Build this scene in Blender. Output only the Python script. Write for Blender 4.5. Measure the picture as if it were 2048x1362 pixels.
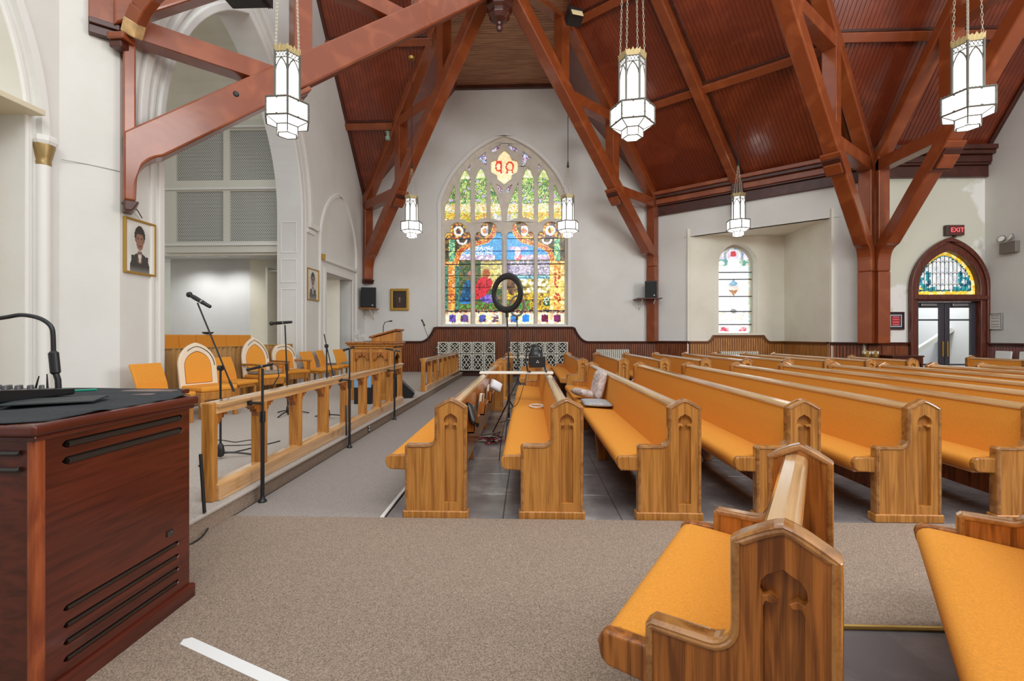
import bpy, bmesh, math, random
from mathutils import Vector, Matrix
from mathutils.geometry import tessellate_polygon
random.seed(7)
for o in list(bpy.data.objects): bpy.data.objects.remove(o)
SC = bpy.context.scene
COL = SC.collection
def lin(r, g, b):
    f = lambda x: (x/255/12.92) if x/255 <= .04045 else ((x/255+.055)/1.055)**2.4
    return (f(r), f(g), f(b), 1)

# ---------------------------------------------------------------- camera
EYE = 1.395; FPX = 940.0; YAW = math.atan(33/940)
cd = bpy.data.cameras.new('camera'); cam = bpy.data.objects.new('camera', cd); COL.objects.link(cam)
cam.location = (0, 0, EYE); cam.rotation_euler = (math.pi/2, 0, YAW)
cd.sensor_fit = 'HORIZONTAL'; cd.sensor_width = 36; cd.lens = 36*FPX/2048
cd.shift_y = -9/2048; cd.clip_start = .02; cd.clip_end = 200
SC.camera = cam
# ---------------------------------------------------------------- light
w = bpy.data.worlds.new('daylight'); SC.world = w; w.use_nodes = True
bg = w.node_tree.nodes['Background']; bg.inputs[0].default_value = (0.90, 0.96, 1.0, 1); bg.inputs[1].default_value = 1.2
def area(name, loc, tgt, sx, sy, power, col=(1, .97, .92)):
    l = bpy.data.lights.new(name, 'AREA'); l.shape = 'RECTANGLE'; l.size = sx; l.size_y = sy; l.energy = power; l.color = col
    o = bpy.data.objects.new(name, l); COL.objects.link(o); o.location = loc
    o.rotation_euler = (Vector(tgt)-Vector(loc)).to_track_quat('-Z', 'Y').to_euler()
    return o
area('side_fill_light', (11.6, 2.5, 4.6), (0.0, 8.5, 3.4), 5, 4, 900, (1, .98, .96))  # added fill from the right, standing in for unseen windows
area('rear_fill_light', (1.5, -2.2, 8.5), (0.5, 11, 6.0), 9, 3, 700, (1, .98, .96))  # added fill high behind the camera; no window is built there
SC.view_settings.view_transform = 'Standard'; SC.view_settings.look = 'None'
SC.view_settings.gamma = 1; SC.view_settings.use_curve_mapping = False
SC.view_settings.exposure = 0.0

# ---------------------------------------------------------------- pixel rays on real planes (helper for measuring)
_S, _C = math.sin(YAW), math.cos(YAW)
def ray(u, v):
    a = (u-1024)/FPX; b = (672-v)/FPX
    return Vector((-_S+_C*a, _C+_S*a, b))
def pY(u, v, Y): q = ray(u, v); s = Y/q.y; return Vector((q.x*s, Y, EYE+q.z*s))
def pX(u, v, X): q = ray(u, v); s = X/q.x; return Vector((X, q.y*s, EYE+q.z*s))
def pZ(u, v, Z): q = ray(u, v); s = (Z-EYE)/q.z; return Vector((q.x*s, q.y*s, Z))
def pP(u, v, p0, n):
    q = ray(u, v); O = Vector((0, 0, EYE)); p0 = Vector(p0); n = Vector(n)
    return O+q*((p0-O).dot(n)/q.dot(n))

# ---------------------------------------------------------------- mesh builder
class MB:
    def __init__(s): s.v = []; s.f = []; s.fc = []
    def add(s, vs, fs, cols=None):
        k = len(s.v); s.v += [tuple(p) for p in vs]; s.f += [tuple(i+k for i in f) for f in fs]
        if cols: s.fc += cols
        return s
    def box(s, x0, x1, y0, y1, z0, z1, M=None):
        vs = [Vector((x, y, z)) for z in (z0, z1) for y in (y0, y1) for x in (x0, x1)]
        if M: vs = [M(*p) if callable(M) else M @ p for p in vs]
        return s.add(vs, [(0, 2, 3, 1), (4, 5, 7, 6), (0, 1, 5, 4), (2, 6, 7, 3), (1, 3, 7, 5), (0, 4, 6, 2)])
    def beam(s, p, q, w, h, up=(0, 0, 1), a0=None):
        p, q = Vector(p), Vector(q); d = (q-p).normalized(); u = Vector(up)
        x = d.cross(u)
        if x.length < 1e-4: x = d.cross(Vector((1, 0, 0)))
        x.normalize(); z = x.cross(d).normalized()
        c = [x*(w/2)*i+z*(h/2)*j for i, j in ((-1, -1), (1, -1), (1, 1), (-1, 1))]
        return s.add([p+e for e in c]+[q+e for e in c], [(3, 2, 1, 0), (4, 5, 6, 7), (0, 1, 5, 4), (1, 2, 6, 5), (2, 3, 7, 6), (3, 0, 4, 7)])
    def tube(s, pts, r, n=8, cap=True):
        pts = [Vector(p) for p in pts]; rs = r if isinstance(r, (list, tuple)) else [r]*len(pts)
        rings = []; prev = None
        for i, p in enumerate(pts):
            t = (pts[min(i+1, len(pts)-1)]-pts[max(i-1, 0)]).normalized()
            if prev is None:
                a = t.cross(Vector((0, 0, 1)))
                if a.length < .1: a = t.cross(Vector((1, 0, 0)))
            else: a = prev-t*prev.dot(t)
            a.normalize(); prev = a; b = t.cross(a)
            rings.append([p+(a*math.cos(2*math.pi*k/n)+b*math.sin(2*math.pi*k/n))*rs[i] for k in range(n)])
        vs = [x for rg in rings for x in rg]; fs = []
        for i in range(len(rings)-1):
            for k in range(n): fs.append((i*n+k, i*n+(k+1) % n, (i+1)*n+(k+1) % n, (i+1)*n+k))
        if cap: fs.append(tuple(range(n))[::-1]); fs.append(tuple((len(rings)-1)*n+k for k in range(n)))
        return s.add(vs, fs)
    def lathe(s, prof, c=(0, 0, 0), n=16, rot=0.0):
        c = Vector(c); vs = []; fs = []
        for r, z in prof:
            for k in range(n): a = 2*math.pi*k/n+rot; vs.append(c+Vector((r*math.cos(a), r*math.sin(a), z)))
        for i in range(len(prof)-1):
            for k in range(n): fs.append((i*n+k, i*n+(k+1) % n, (i+1)*n+(k+1) % n, (i+1)*n+k))
        fs.append(tuple(range(n))[::-1]); fs.append(tuple((len(prof)-1)*n+k for k in range(n)))
        return s.add(vs, fs)
    def plate(s, outer, holes, M, d0, d1, back=True):
        """flat plate with holes; M(a,b,c) maps outline plane (a,b) and depth c"""
        def area2(p): return sum(p[i][0]*p[(i+1) % len(p)][1]-p[(i+1) % len(p)][0]*p[i][1] for i in range(len(p)))
        if area2(outer) < 0: outer = outer[::-1]
        holes = [h if area2(h) < 0 else h[::-1] for h in holes]
        loops = [outer]+holes
        flat = [p for l in loops for p in l]
        tris = tessellate_polygon([[Vector((a, b, 0)) for a, b in l] for l in loops])
        n = len(flat); vs = [M(a, b, d0) for a, b in flat]+[M(a, b, d1) for a, b in flat]; fs = []
        for t in tris:
            (x0, y0), (x1, y1), (x2, y2) = [flat[i] for i in t]
            t = tuple(t) if (x1-x0)*(y2-y0)-(x2-x0)*(y1-y0) > 0 else tuple(t)[::-1]
            fs.append(t)
            if back: fs.append(tuple(i+n for i in t[::-1]))
        k = 0
        for l in loops:
            m = len(l)
            for i in range(m): a, b = k+i, k+(i+1) % m; fs.append((b, a, a+n, b+n))
            k += m
        return s.add(vs, fs)
    def prism(s, poly, M, d0, d1): return s.plate(poly, [], M, d0, d1)
    def build(s, name, mat, parent=None, bevel=0, seg=2, smooth=False, fixn=True):
        me = bpy.data.meshes.new(name); me.from_pydata(s.v, [], s.f); me.update()
        if fixn:
            bm = bmesh.new(); bm.from_mesh(me); bmesh.ops.recalc_face_normals(bm, faces=bm.faces[:]); bm.to_mesh(me); bm.free()
        if s.fc:
            at = me.attributes.new('glass', 'FLOAT_COLOR', 'FACE'); at.data.foreach_set('color', [x for c in s.fc for x in c])
        if mat: me.materials.append(mat)
        o = bpy.data.objects.new(name, me); COL.objects.link(o)
        if parent: o.parent = parent
        if smooth:
            for p in me.polygons: p.use_smooth = True
            if smooth != 'all': me.set_sharp_from_angle(angle=math.radians(smooth if smooth is not True else 35))
        if bevel:
            b = o.modifiers.new('bevel', 'BEVEL'); b.width = bevel; b.segments = seg; b.limit_method = 'ANGLE'; b.angle_limit = math.radians(40)
            b.harden_normals = False
        return o
def tag(o, label=None, cat=None, group=None, kind=None):
    if label: o['label'] = label
    if cat: o['category'] = cat
    if group: o['group'] = group
    if kind: o['kind'] = kind
    return o
def thing(name, label, cat, loc=(0, 0, 0), rz=0, group=None):
    o = bpy.data.objects.new(name, None); COL.objects.link(o); o.location = loc; o.rotation_euler = (0, 0, rz); o.empty_display_size = .1
    return tag(o, label, cat, group)
def struct(name, loc=(0, 0, 0)):
    o = bpy.data.objects.new(name, None); COL.objects.link(o); o.location = loc; o['kind'] = 'structure'; return o
def copy_tree(o, parent=None):
    c = o.copy(); COL.objects.link(c); c.parent = parent
    for ch in [x for x in bpy.data.objects if x.parent == o and x != c]: copy_tree(ch, c)
    return c
def arc(cx, cz, r, a0, a1, n):
    return [(cx+r*math.cos(math.radians(a0+(a1-a0)*i/n)), cz+r*math.sin(math.radians(a0+(a1-a0)*i/n))) for i in range(n+1)]
def gothic(cx, hw, z0, zs, za, n=10):
    """pointed arch outline: bottom z0, spring zs, apex za"""
    h = za-zs; R = (hw*hw+h*h)/(2*hw)
    a_end = math.degrees(math.acos(max(-1, min(1, (R-hw)/R))))
    right = arc(cx+hw-R, zs, R, 0, a_end, n)
    left = [(2*cx-x, z) for x, z in right[::-1]][1:]
    return [(cx-hw, z0), (cx+hw, z0)]+right+left
XZ = lambda a, b, c: Vector((a, c, b))          # outline in x,z ; depth along y
YZ = lambda a, b, c: Vector((c, a, b))          # outline in y,z ; depth along x
XY = lambda a, b, c: Vector((a, b, c))

# ---------------------------------------------------------------- materials
def _new(name):
    m = bpy.data.materials.new(name); m.use_nodes = True; nt = m.node_tree; return m, nt, nt.nodes['Principled BSDF']
def plain(name, col, rough=.5, metal=0, nscale=0, namt=.08, bump=0, bscale=None, coat=0, spec=.5, sheen=0):
    m, nt, b = _new(name); b.inputs['Roughness'].default_value = rough; b.inputs['Metallic'].default_value = metal
    b.inputs['Specular IOR Level'].default_value = spec
    if coat: b.inputs['Coat Weight'].default_value = coat; b.inputs['Coat Roughness'].default_value = .15
    if sheen: b.inputs['Sheen Weight'].default_value = sheen
    b.inputs['Base Color'].default_value = col
    if nscale:
        tc = nt.nodes.new('ShaderNodeTexCoord'); n = nt.nodes.new('ShaderNodeTexNoise'); n.inputs['Scale'].default_value = nscale; n.inputs['Detail'].default_value = 4
        nt.links.new(tc.outputs['Object'], n.inputs['Vector'])
        r = nt.nodes.new('ShaderNodeValToRGB'); e = r.color_ramp.elements
        e[0].position = .3; e[1].position = .7
        e[0].color = (*[x*(1-namt) for x in col[:3]], 1); e[1].color = (*[min(1, x*(1+namt)) for x in col[:3]], 1)
        nt.links.new(n.outputs[0], r.inputs[0]); nt.links.new(r.outputs[0], b.inputs['Base Color'])
    if bump:
        tc = nt.nodes.new('ShaderNodeTexCoord'); n = nt.nodes.new('ShaderNodeTexNoise'); n.inputs['Scale'].default_value = bscale or 80; n.inputs['Detail'].default_value = 3
        nt.links.new(tc.outputs['Object'], n.inputs['Vector'])
        bp = nt.nodes.new('ShaderNodeBump'); bp.inputs['Strength'].default_value = bump; bp.inputs['Distance'].default_value = .01
        nt.links.new(n.outputs[0], bp.inputs['Height']); nt.links.new(bp.outputs[0], b.inputs['Normal'])
    return m
def wood(name, dark, light, stretch=(14, 14, 1), scale=2.2, rough=.35, rough2=None, coat=0, fine=True, bump=.08):
    m, nt, b = _new(name); N = nt.nodes.new; L = nt.links.new
    tc = N('ShaderNodeTexCoord'); mp = N('ShaderNodeMapping'); mp.inputs['Scale'].default_value = stretch
    oi = N('ShaderNodeObjectInfo'); ad = N('ShaderNodeVectorMath'); ad.operation = 'ADD'
    mu = N('ShaderNodeMath'); mu.operation = 'MULTIPLY'; mu.inputs[1].default_value = 37.0
    L(oi.outputs['Random'], mu.inputs[0]); L(tc.outputs['Object'], ad.inputs[0]); L(mu.outputs[0], ad.inputs[1]); L(ad.outputs[0], mp.inputs[0])
    n = N('ShaderNodeTexNoise'); n.inputs['Scale'].default_value = scale; n.inputs['Detail'].default_value = 5; n.inputs['Distortion'].default_value = 1.2
    L(mp.outputs[0], n.inputs['Vector'])
    mp2 = N('ShaderNodeMapping'); mp2.inputs['Scale'].default_value = tuple(x*(5 if x > 5 else 1) for x in stretch); L(ad.outputs[0], mp2.inputs[0])
    n2 = N('ShaderNodeTexNoise'); n2.inputs['Scale'].default_value = scale*2; n2.inputs['Detail'].default_value = 3
    L(mp2.outputs[0], n2.inputs['Vector'])
    mx = N('ShaderNodeMath'); mx.operation = 'MULTIPLY_ADD'; mx.inputs[1].default_value = .35 if fine else 0
    L(n2.outputs[0], mx.inputs[0]); L(n.outputs[0], mx.inputs[2])
    r = N('ShaderNodeValToRGB'); e = r.color_ramp.elements
    e[0].position = .49; e[1].position = .80 if fine else .82; e[0].color = dark; e[1].color = light
    L(mx.outputs[0], r.inputs[0]); L(r.outputs[0], b.inputs['Base Color'])
    b.inputs['Roughness'].default_value = rough
    if coat: b.inputs['Coat Weight'].default_value = coat; b.inputs['Coat Roughness'].default_value = .12
    if bump:
        bp = N('ShaderNodeBump'); bp.inputs['Strength'].default_value = bump; bp.inputs['Distance'].default_value = .004
        L(mx.outputs[0], bp.inputs['Height']); L(bp.outputs[0], b.inputs['Normal'])
    return m
def glow(name, col, strength):
    m, nt, b = _new(name); b.inputs['Base Color'].default_value = col; b.inputs['Emission Color'].default_value = col; b.inputs['Emission Strength'].default_value = strength; b.inputs['Roughness'].default_value = .3
    return m
def attr_mat(name, emit, rough=.3, noise=.0):
    m, nt, b = _new(name); a = nt.nodes.new('ShaderNodeAttribute'); a.attribute_name = 'glass'
    nt.links.new(a.outputs['Color'], b.inputs['Base Color']); b.inputs['Roughness'].default_value = rough
    if emit: nt.links.new(a.outputs['Color'], b.inputs['Emission Color']); b.inputs['Emission Strength'].default_value = emit
    return m
M = {}
def wallmat(name, col, stain, p0=.42, p1=.68):
    m, nt, b = _new(name); N = nt.nodes.new; L = nt.links.new
    tc = N('ShaderNodeTexCoord'); n = N('ShaderNodeTexNoise'); n.inputs['Scale'].default_value = .55; n.inputs['Detail'].default_value = 7; n.inputs['Roughness'].default_value = .6
    L(tc.outputs['Object'], n.inputs['Vector']); r = N('ShaderNodeValToRGB'); e = r.color_ramp.elements
    e[0].position = p0; e[1].position = p1; e[0].color = col; e[1].color = stain
    L(n.outputs[0], r.inputs[0]); L(r.outputs[0], b.inputs['Base Color']); b.inputs['Roughness'].default_value = .75
    n2 = N('ShaderNodeTexNoise'); n2.inputs['Scale'].default_value = 30; n2.inputs['Detail'].default_value = 4; L(tc.outputs['Object'], n2.inputs['Vector'])
    bp = N('ShaderNodeBump'); bp.inputs['Strength'].default_value = .12; bp.inputs['Distance'].default_value = .01; L(n2.outputs[0], bp.inputs['Height']); L(bp.outputs[0], b.inputs['Normal'])
    return m
M['wall'] = wallmat('painted_plaster', lin(222, 222, 218), lin(214, 212, 205))
M['wall_cream'] = wallmat('cream_plaster', lin(238, 235, 221), lin(226, 221, 204))
M['wall_grey'] = wallmat('grey_plaster', lin(208, 208, 206), lin(200, 200, 198))
M['wall_door'] = wallmat('peeling_plaster', lin(212, 211, 194), lin(236, 235, 230), .53, .57)
M['white'] = plain('white_paint', lin(228, 227, 222), .5)
M['stone'] = plain('grey_stone', lin(212, 204, 190), .7, nscale=6, namt=.08)
M['ceil'] = wood('varnished_ceiling_boards', lin(112, 46, 24), lin(146, 68, 38), (2, 2, 2), .6, .30, coat=.5, fine=False, bump=0)
M['ceil_lit'] = wood('lit_ceiling_boards', lin(134, 88, 60), lin(176, 128, 94), (.6, 6, 6), 1.5, .45)  # boards lightened: light on the flat ceiling is put into the colour
M['beam'] = wood('varnished_beam', lin(134, 64, 30), lin(164, 88, 46), (2, 2, 2), .9, .28, coat=.35, fine=False, bump=0)
M['beam_dark'] = wood('dark_varnished_beam', lin(68, 30, 20), lin(94, 46, 32), (2, 2, 2), .9, .34, coat=.2, fine=False, bump=0)
M['wains'] = wood('dark_wainscot', lin(98, 48, 24), lin(136, 74, 40), (12, 12, 1.2), 1.6, .38)
M['wains_light'] = wood('golden_wainscot', lin(150, 92, 40), lin(190, 128, 62), (12, 12, 1.2), 1.6, .4)
M['oak'] = wood('oak', lin(152, 95, 36), lin(198, 136, 64), (20, 20, 1.0), 1.5, .36, coat=.2, bump=.05)
M['oak_red'] = wood('dark_oak', lin(106, 56, 17), lin(180, 110, 46), (20, 20, 1.0), 1.5, .3, coat=.3, bump=.05)
M['oak_long'] = wood('oak_long', lin(188, 140, 88), lin(218, 176, 124), (14, .8, 14), 1.2, .16, coat=1, bump=0)  # paler oak: the glossy highlight on the rails is put into the colour
M['fabric'] = plain('orange_upholstery', lin(230, 153, 52), .85, nscale=140, namt=.10, bump=.15, bscale=260, sheen=0)
M['carpet'] = plain('taupe_carpet', lin(146, 128, 112), .95, nscale=170, namt=.55)
M['carpet_plat'] = plain('platform_carpet', lin(178, 169, 160), .95, nscale=170, namt=.3)
M['carpet_grey'] = plain('grey_carpet', lin(150, 141, 135), .95, nscale=170, namt=.35)
M['black'] = plain('black_metal', lin(32, 32, 34), .45)
M['blackgloss'] = plain('black_plastic', lin(26, 26, 28), .35)
M['brass'] = plain('brass', lin(196, 158, 88), .35, .8)
M['gold'] = plain('gilt_frame', lin(186, 146, 66), .35, .55)
M['steel'] = plain('steel', lin(170, 170, 172), .3, .9)
M['lampbar'] = plain('pewter', lin(96, 94, 86), .5, .2)
M['lampgold'] = plain('dull_gilt', lin(176, 156, 108), .5, .3)
M['lampglass'] = glow('lamp_glass', (1, .985, .95, 1), 1.0)
M['lampglass_hot'] = glow('lamp_glass_bright', (1, .985, .95, 1), 1.5)
M['picture'] = attr_mat('flat_print', 0, .4)
M['stained'] = attr_mat('stained_glass', .58, .25)
# ================================================================ THE SETTING
XL = -5.75; YB = 16.3; XR = 4.35; CX, CY = 8.96, 12.75; XW = 11.96
NB = [0]
def clip(poly, f):
    out = []
    for i in range(len(poly)):
        a, b = poly[i], poly[(i+1) % len(poly)]; fa, fb = f(a), f(b)
        if fa >= 0: out.append(a)
        if fa*fb < 0: t = fa/(fa-fb); out.append((a[0]+(b[0]-a[0])*t, a[1]+(b[1]-a[1])*t))
    return out
def boards(name, pts3, along, wd, mat, parent, thick=.012, gap=.007, back=True, flip=False):
    """tongue-and-groove boards covering a convex 3-D polygon; every board has its own edges"""
    P = [Vector(p) for p in pts3]; o = P[0]; n = (P[1]-P[0]).cross(P[2]-P[0]).normalized()
    if n.z > 0: n = -n
    if flip: n = -n
    al = Vector(along); al = (al-n*al.dot(n)).normalized(); ac = al.cross(n).normalized()
    q = [((p-o).dot(ac), (p-o).dot(al)) for p in P]
    lo = min(a for a, b in q); hi = max(a for a, b in q); mb = MB(); k = int(math.ceil((hi-lo)/wd))
    for i in range(k):
        a0 = lo+i*wd+gap/2; a1 = lo+(i+1)*wd-gap/2; j = random.uniform(-.0015, .0015)
        c = clip(clip(q, lambda p: p[0]-a0), lambda p: a1-p[0])
        if len(c) < 3: continue
        m = len(c); e = .008
        vs = [o+ac*a+al*b for a, b in c]+[o+ac*min(max(a, a0+e), a1-e)+al*b+n*(thick+j) for a, b in c]
        mb.add(vs, [tuple(range(m, 2*m))]+[(x, (x+1) % m, m+(x+1) % m, m+x) for x in range(m)])
    ob = mb.build(name, mat, parent); ob['kind'] = 'stuff'
    if back:
        MB().add(P+[p-n*.05 for p in P], [tuple(range(len(P))), tuple(range(len(P), 2*len(P)))]).build(name.replace('boards', 'backing'), M['ceil'], parent)
    return ob

# ---- floor
def floormat():
    m, nt, b = _new('worn_dark_vinyl'); N = nt.nodes.new; L = nt.links.new
    g = N('ShaderNodeNewGeometry'); n = N('ShaderNodeTexNoise'); n.inputs['Scale'].default_value = 1.6; n.inputs['Detail'].default_value = 9; n.inputs['Roughness'].default_value = .65
    L(g.outputs['Position'], n.inputs['Vector']); r = N('ShaderNodeValToRGB'); e = r.color_ramp.elements
    e[0].position = .40; e[1].position = .76; e[0].color = lin(112, 108, 109); e[1].color = lin(200, 196, 192)
    x = r.color_ramp.elements.new(.58); x.color = lin(138, 133, 132)
    L(n.outputs[0], r.inputs[0]); L(r.outputs[0], b.inputs['Base Color']); b.inputs['Roughness'].default_value = .22
    bp = N('ShaderNodeBump'); bp.inputs['Strength'].default_value = .15; bp.inputs['Distance'].default_value = .01; L(n.outputs[0], bp.inputs['Height']); L(bp.outputs[0], b.inputs['Normal'])
    return m
M['vinyl'] = floormat()
floor = MB().box(-12, 13, -3, 17, -.2, -.006).build('floor', M['beam_dark']); floor['kind'] = 'structure'
tile = MB().add([(0, 0, -.006), (.902, 0, -.006), (.902, .602, -.006), (0, .602, -.006), (.004, .004, 0), (.898, .004, 0), (.898, .598, 0), (.004, .598, 0)], [(4, 5, 6, 7), (0, 1, 5, 4), (1, 2, 6, 5), (2, 3, 7, 6), (3, 0, 4, 7)]).build('floor_tile', M['vinyl'], floor)
first = True
for iy in range(21):
    for ix in range(10):
        if first: tile.location = (-1.1, 3.54, 0); first = False; continue
        c = tile.copy(); COL.objects.link(c); c.location = (-1.1+ix*.906, 3.54+iy*.606, 0)
        if c.location.y > 15.75: bpy.data.objects.remove(c)
for iy in range(4):
    for ix in range(4):
        c = tile.copy(); COL.objects.link(c); c.location = (.35+ix*.906, 1.69-iy*.606, 0)
def carpet(name, label, poly, mat, z=.014):
    return tag(MB().prism(poly, XY, -.003, z).build(name, mat, bevel=.006), label, 'carpet')
carpet('carpet', 'wide taupe carpet across the open floor in front of the camera', [(-2.30, 3.535), (9, 3.60), (9, 2.30), (.66, 2.30), (.66, -2.5), (-6.0, -2.5), (-6.0, 3.40), (-2.30, 3.40)], M['carpet'])
carpet('aisle_carpet', 'grey aisle carpet running beside the altar platform step', [(-2.27, 3.535), (-1.13, 3.535), (-1.13, 16.2), (-2.27, 16.2)], M['carpet_grey'], .010)
tag(MB().tube([(.67, 2.29, .012), (2.3, 2.29, .012), (9, 2.29, .012)], .012, 8).build('carpet_edge_strip', M['brass'], smooth=True), 'brass strip along the carpet edge under the near pews', 'strip')
tag(MB().box(-1.135, -1.105, 3.55, 9, 0, .016).build('carpet_edge_strip', M['white'], bevel=.004), 'white strip along the aisle carpet beside the front pew', 'strip')
t0 = pZ(372, 1282, .014); t1 = pZ(560, 1368, .014); dv = (t1-t0).normalized(); sv = Vector((-dv.y, dv.x, 0))*.026
def ztape(p): return Vector((p.x, p.y, 0))
tq = [t0-dv*.02, t0+sv-dv*.0, t1+sv+dv*.5, t1-sv+dv*.5, t0-sv]
tag(MB().prism([(p.x, p.y) for p in tq], XY, .0142, .0165).build('floor_tape', plain('white_tape', lin(236, 236, 234), .6)), 'strip of white tape stuck on the taupe carpet', 'tape')

# ---- altar platform
PX = -2.29; PZ = .15
plat = struct('platform')
MB().box(-5.74, PX, 2.75, 16.28, 0, PZ-.03).build('riser', M['carpet'], plat)
MB().box(-5.74, PX+.025, 2.75, 16.28, PZ-.03, PZ).build('tread', M['carpet_plat'], plat, bevel=.012, seg=3)
MB().box(-10.5, -6.02, 6.5, 14.6, .0, .55).build('choir_floor', M['carpet_grey'], plat)

# ---- back wall with its great window opening
wall_back = struct('wall_back')
WXC = -.845
def wx(u): return pY(u, 600, YB).x
def wz(v): return pY(1008, v, YB).z
def archpts(off=0):
    """outline of the great window (photo-measured), grown by off"""
    pr = [(127, 425), (126, 399), (104, 351), (66, 308), (28, 283), (0, 272)]
    pts = [(du*YB/FPX, wz(v)) for du, v in pr]
    zb = wz(651)
    R = [(2.2+off, zb-off)]+[(x+off*(1 if i < 2 else .75 if i < 4 else .35), z+off*(0 if i == 0 else .3 if i == 1 else .6 if i < 4 else .95)) for i, (x, z) in enumerate(pts[:-1])]+[(0, pts[-1][1]+off)]
    # smooth the arch with Catmull-Rom
    out = [R[0], R[1]]
    for i in range(1, len(R)-1):
        p0, p1, p2 = R[max(i-1, 1)], R[i], R[i+1]; p3 = R[min(i+2, len(R)-1)]
        for k in range(1, 5):
            t = k/4
            out.append(tuple(.5*((2*p1[d])+(-p0[d]+p2[d])*t+(2*p0[d]-5*p1[d]+4*p2[d]-p3[d])*t*t+(-p0[d]+3*p1[d]-3*p2[d]+p3[d])*t**3) for d in (0, 1)))
    return [(WXC+x, z) for x, z in out]+[(WXC-x, z) for x, z in out[::-1][1:]]
gab = [(XL-.6, 0), (XR+.3, 0), (XR+.3, 6.05), (1.05, 10.1), (-2.45, 10.1), (XL-.1, 6.15), (XL-.6, 6.15)]
MB().plate(gab, [archpts(.0)], XZ, YB, YB+.45).build('plaster', M['wall'], wall_back)
hood = MB().plate(archpts(.13), [archpts(-.005)], XZ, YB-.035, YB+.2); hood.build('window_surround', M['white'], wall_back, bevel=.02)

# ---- left wall: organ arch, side door arch, corner pier
wall_left = struct('wall_left')
ACY = 9.45
ARC = gothic(ACY, 2.25, .14, 4.5, 8.0, 14)
DOORH = [(13.1, .14), (15.08, .14), (15.08, 3.2), (13.1, 3.2)]
MB().plate([(6.42, 0), (16.3, 0), (16.3, 6.2), (10.9, 12.6), (6.42, 12.6)], [ARC, DOORH], YZ, XL, XL-.62).build('plaster', M['wall'], wall_left)
def arch_ring(name, cy, hw0, hw1, z0, zs, za0, za1, x, d, mat, parent, bev=.02):
    a = gothic(cy, hw1, z0, zs, za1, 16); b = gothic(cy, hw0, z0, zs, za0, 16)
    pts = a[1:]+[a[0]]; pin = b[1:]+[b[0]]
    return MB().prism(pts+pin[::-1], YZ, x, x+d).build(name, mat, parent, bevel=bev)
arch_ring('arch_moulding', ACY, 2.25, 2.37, .6, 4.5, 8.0, 8.17, XL-.02, .06, M['white'], wall_left)
arch_ring('arch_moulding', ACY, 2.44, 2.52, .6, 4.5, 8.27, 8.38, XL-.02, .05, M['white'], wall_left)
arch_ring('hood_moulding', ACY, 2.62, 2.78, 4.35, 4.5, 8.52, 8.75, XL-.02, .10, M['white'], wall_left, .03)
MB().box(XL-.02, XL+.1, ACY+2.58, ACY+3.12, 4.22, 4.36).build('label_stop', M['white'], wall_left, bevel=.02)
MB().box(XL-.02, XL+.05, ACY+2.5, ACY+2.95, 4.08, 4.2).build('label_stop', M['white'], wall_left, bevel=.02)
# recessed jamb panel of the organ arch
for z0, z1 in ((.9, 2.6), (2.75, 3.35), (3.5, 4.3)):
    MB().plate([(-6.28, z0), (-5.86, z0), (-5.86, z1), (-6.28, z1)], [[(-6.25, z0+.03), (-5.89, z0+.03), (-5.89, z1-.03), (-6.25, z1-.03)]], lambda a, b, c: Vector((a, ACY+2.25-c, b)), -.02, .015).build('jamb_panel', M['white'], wall_left, bevel=.005)
# small side-door arch
arch_ring('door_arch_moulding', 14.12, 1.30, 1.42, .15, 3.95, 5.6, 5.74, XL-.02, .07, M['white'], wall_left)
MB().box(XL-.02, XL+.08, 12.82, 15.42, 3.50, 3.62).build('door_ledge', M['white'], wall_left, bevel=.02)
MB().plate([(12.98, .15), (15.2, .15), (15.2, 3.34), (12.98, 3.34)], [DOORH], YZ, XL+.05, XL-.02).build('door_casing', M['white'], wall_left, bevel=.015)
MB().box(XL+.0, XL+.13, 12.74, 12.84, 3.5, 3.66).build('gilt_bracket', M['gold'], wall_left, bevel=.01)
d2 = struct('door_2')
MB().box(-7.3, -7.24, 12.8, 15.5, .14, 3.3).build('lobby_wall', M['wall_cream'], d2)
MB().box(-7.24, -6.38, 15.08, 15.14, .14, 3.3).build('lobby_side', M['wall'], d2)
MB().box(-7.3, -6.38, 12.9, 15.5, 3.2, 3.24).build('lobby_ceiling', M['wall'], d2)
dl = MB().box(-6.95, -6.9, 13.3, 14.2, .15, 2.95).build('door_leaf', M['wall_cream'], d2, bevel=.01)
MB().tube([(-6.9, 14.1, 1.15), (-6.86, 14.1, 1.15)], .03, 10).build('door_knob', M['brass'], dl, smooth=True)
# corner pier (diagonal face) and the wall going on towards the camera with its own arch
XN = -6.2; YN = 6.0
wall_pier = struct('wall_pier')
MB().add([(XL, 6.42, 0), (XN, YN, 0), (XN-.5, YN, 0), (XL, 7.0, 0), (XL, 6.42, 12), (XN, YN, 12), (XN-.5, YN, 12), (XL, 7.0, 12)], [(0, 1, 5, 4), (1, 2, 6, 5), (2, 3, 7, 6)]).build('plaster', M['wall'], wall_pier)
wall_near = struct('wall_near')
NA = gothic(3.85, 1.72, .14, 3.9, 7.0, 14)
MB().plate([(0.5, 0), (YN, 0), (YN, 12), (0.5, 12)], [NA], YZ, XN, XN-.5).build('plaster', M['wall'], wall_near)
arch_ring('arch_moulding', 3.85, 1.72, 1.80, .14, 3.9, 7.0, 7.1, XN-.02, .05, M['white'], wall_near)
arch_ring('arch_moulding', 3.85, 1.86, 1.96, 3.9, 3.9, 7.2, 7.35, XN-.02, .10, M['white'], wall_near, .04)
MB().tube([(XN+.03, 5.77, .15), (XN+.03, 5.77, 3.62)], .075, 16).build('shaft', M['white'], wall_near, smooth=True)
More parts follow.
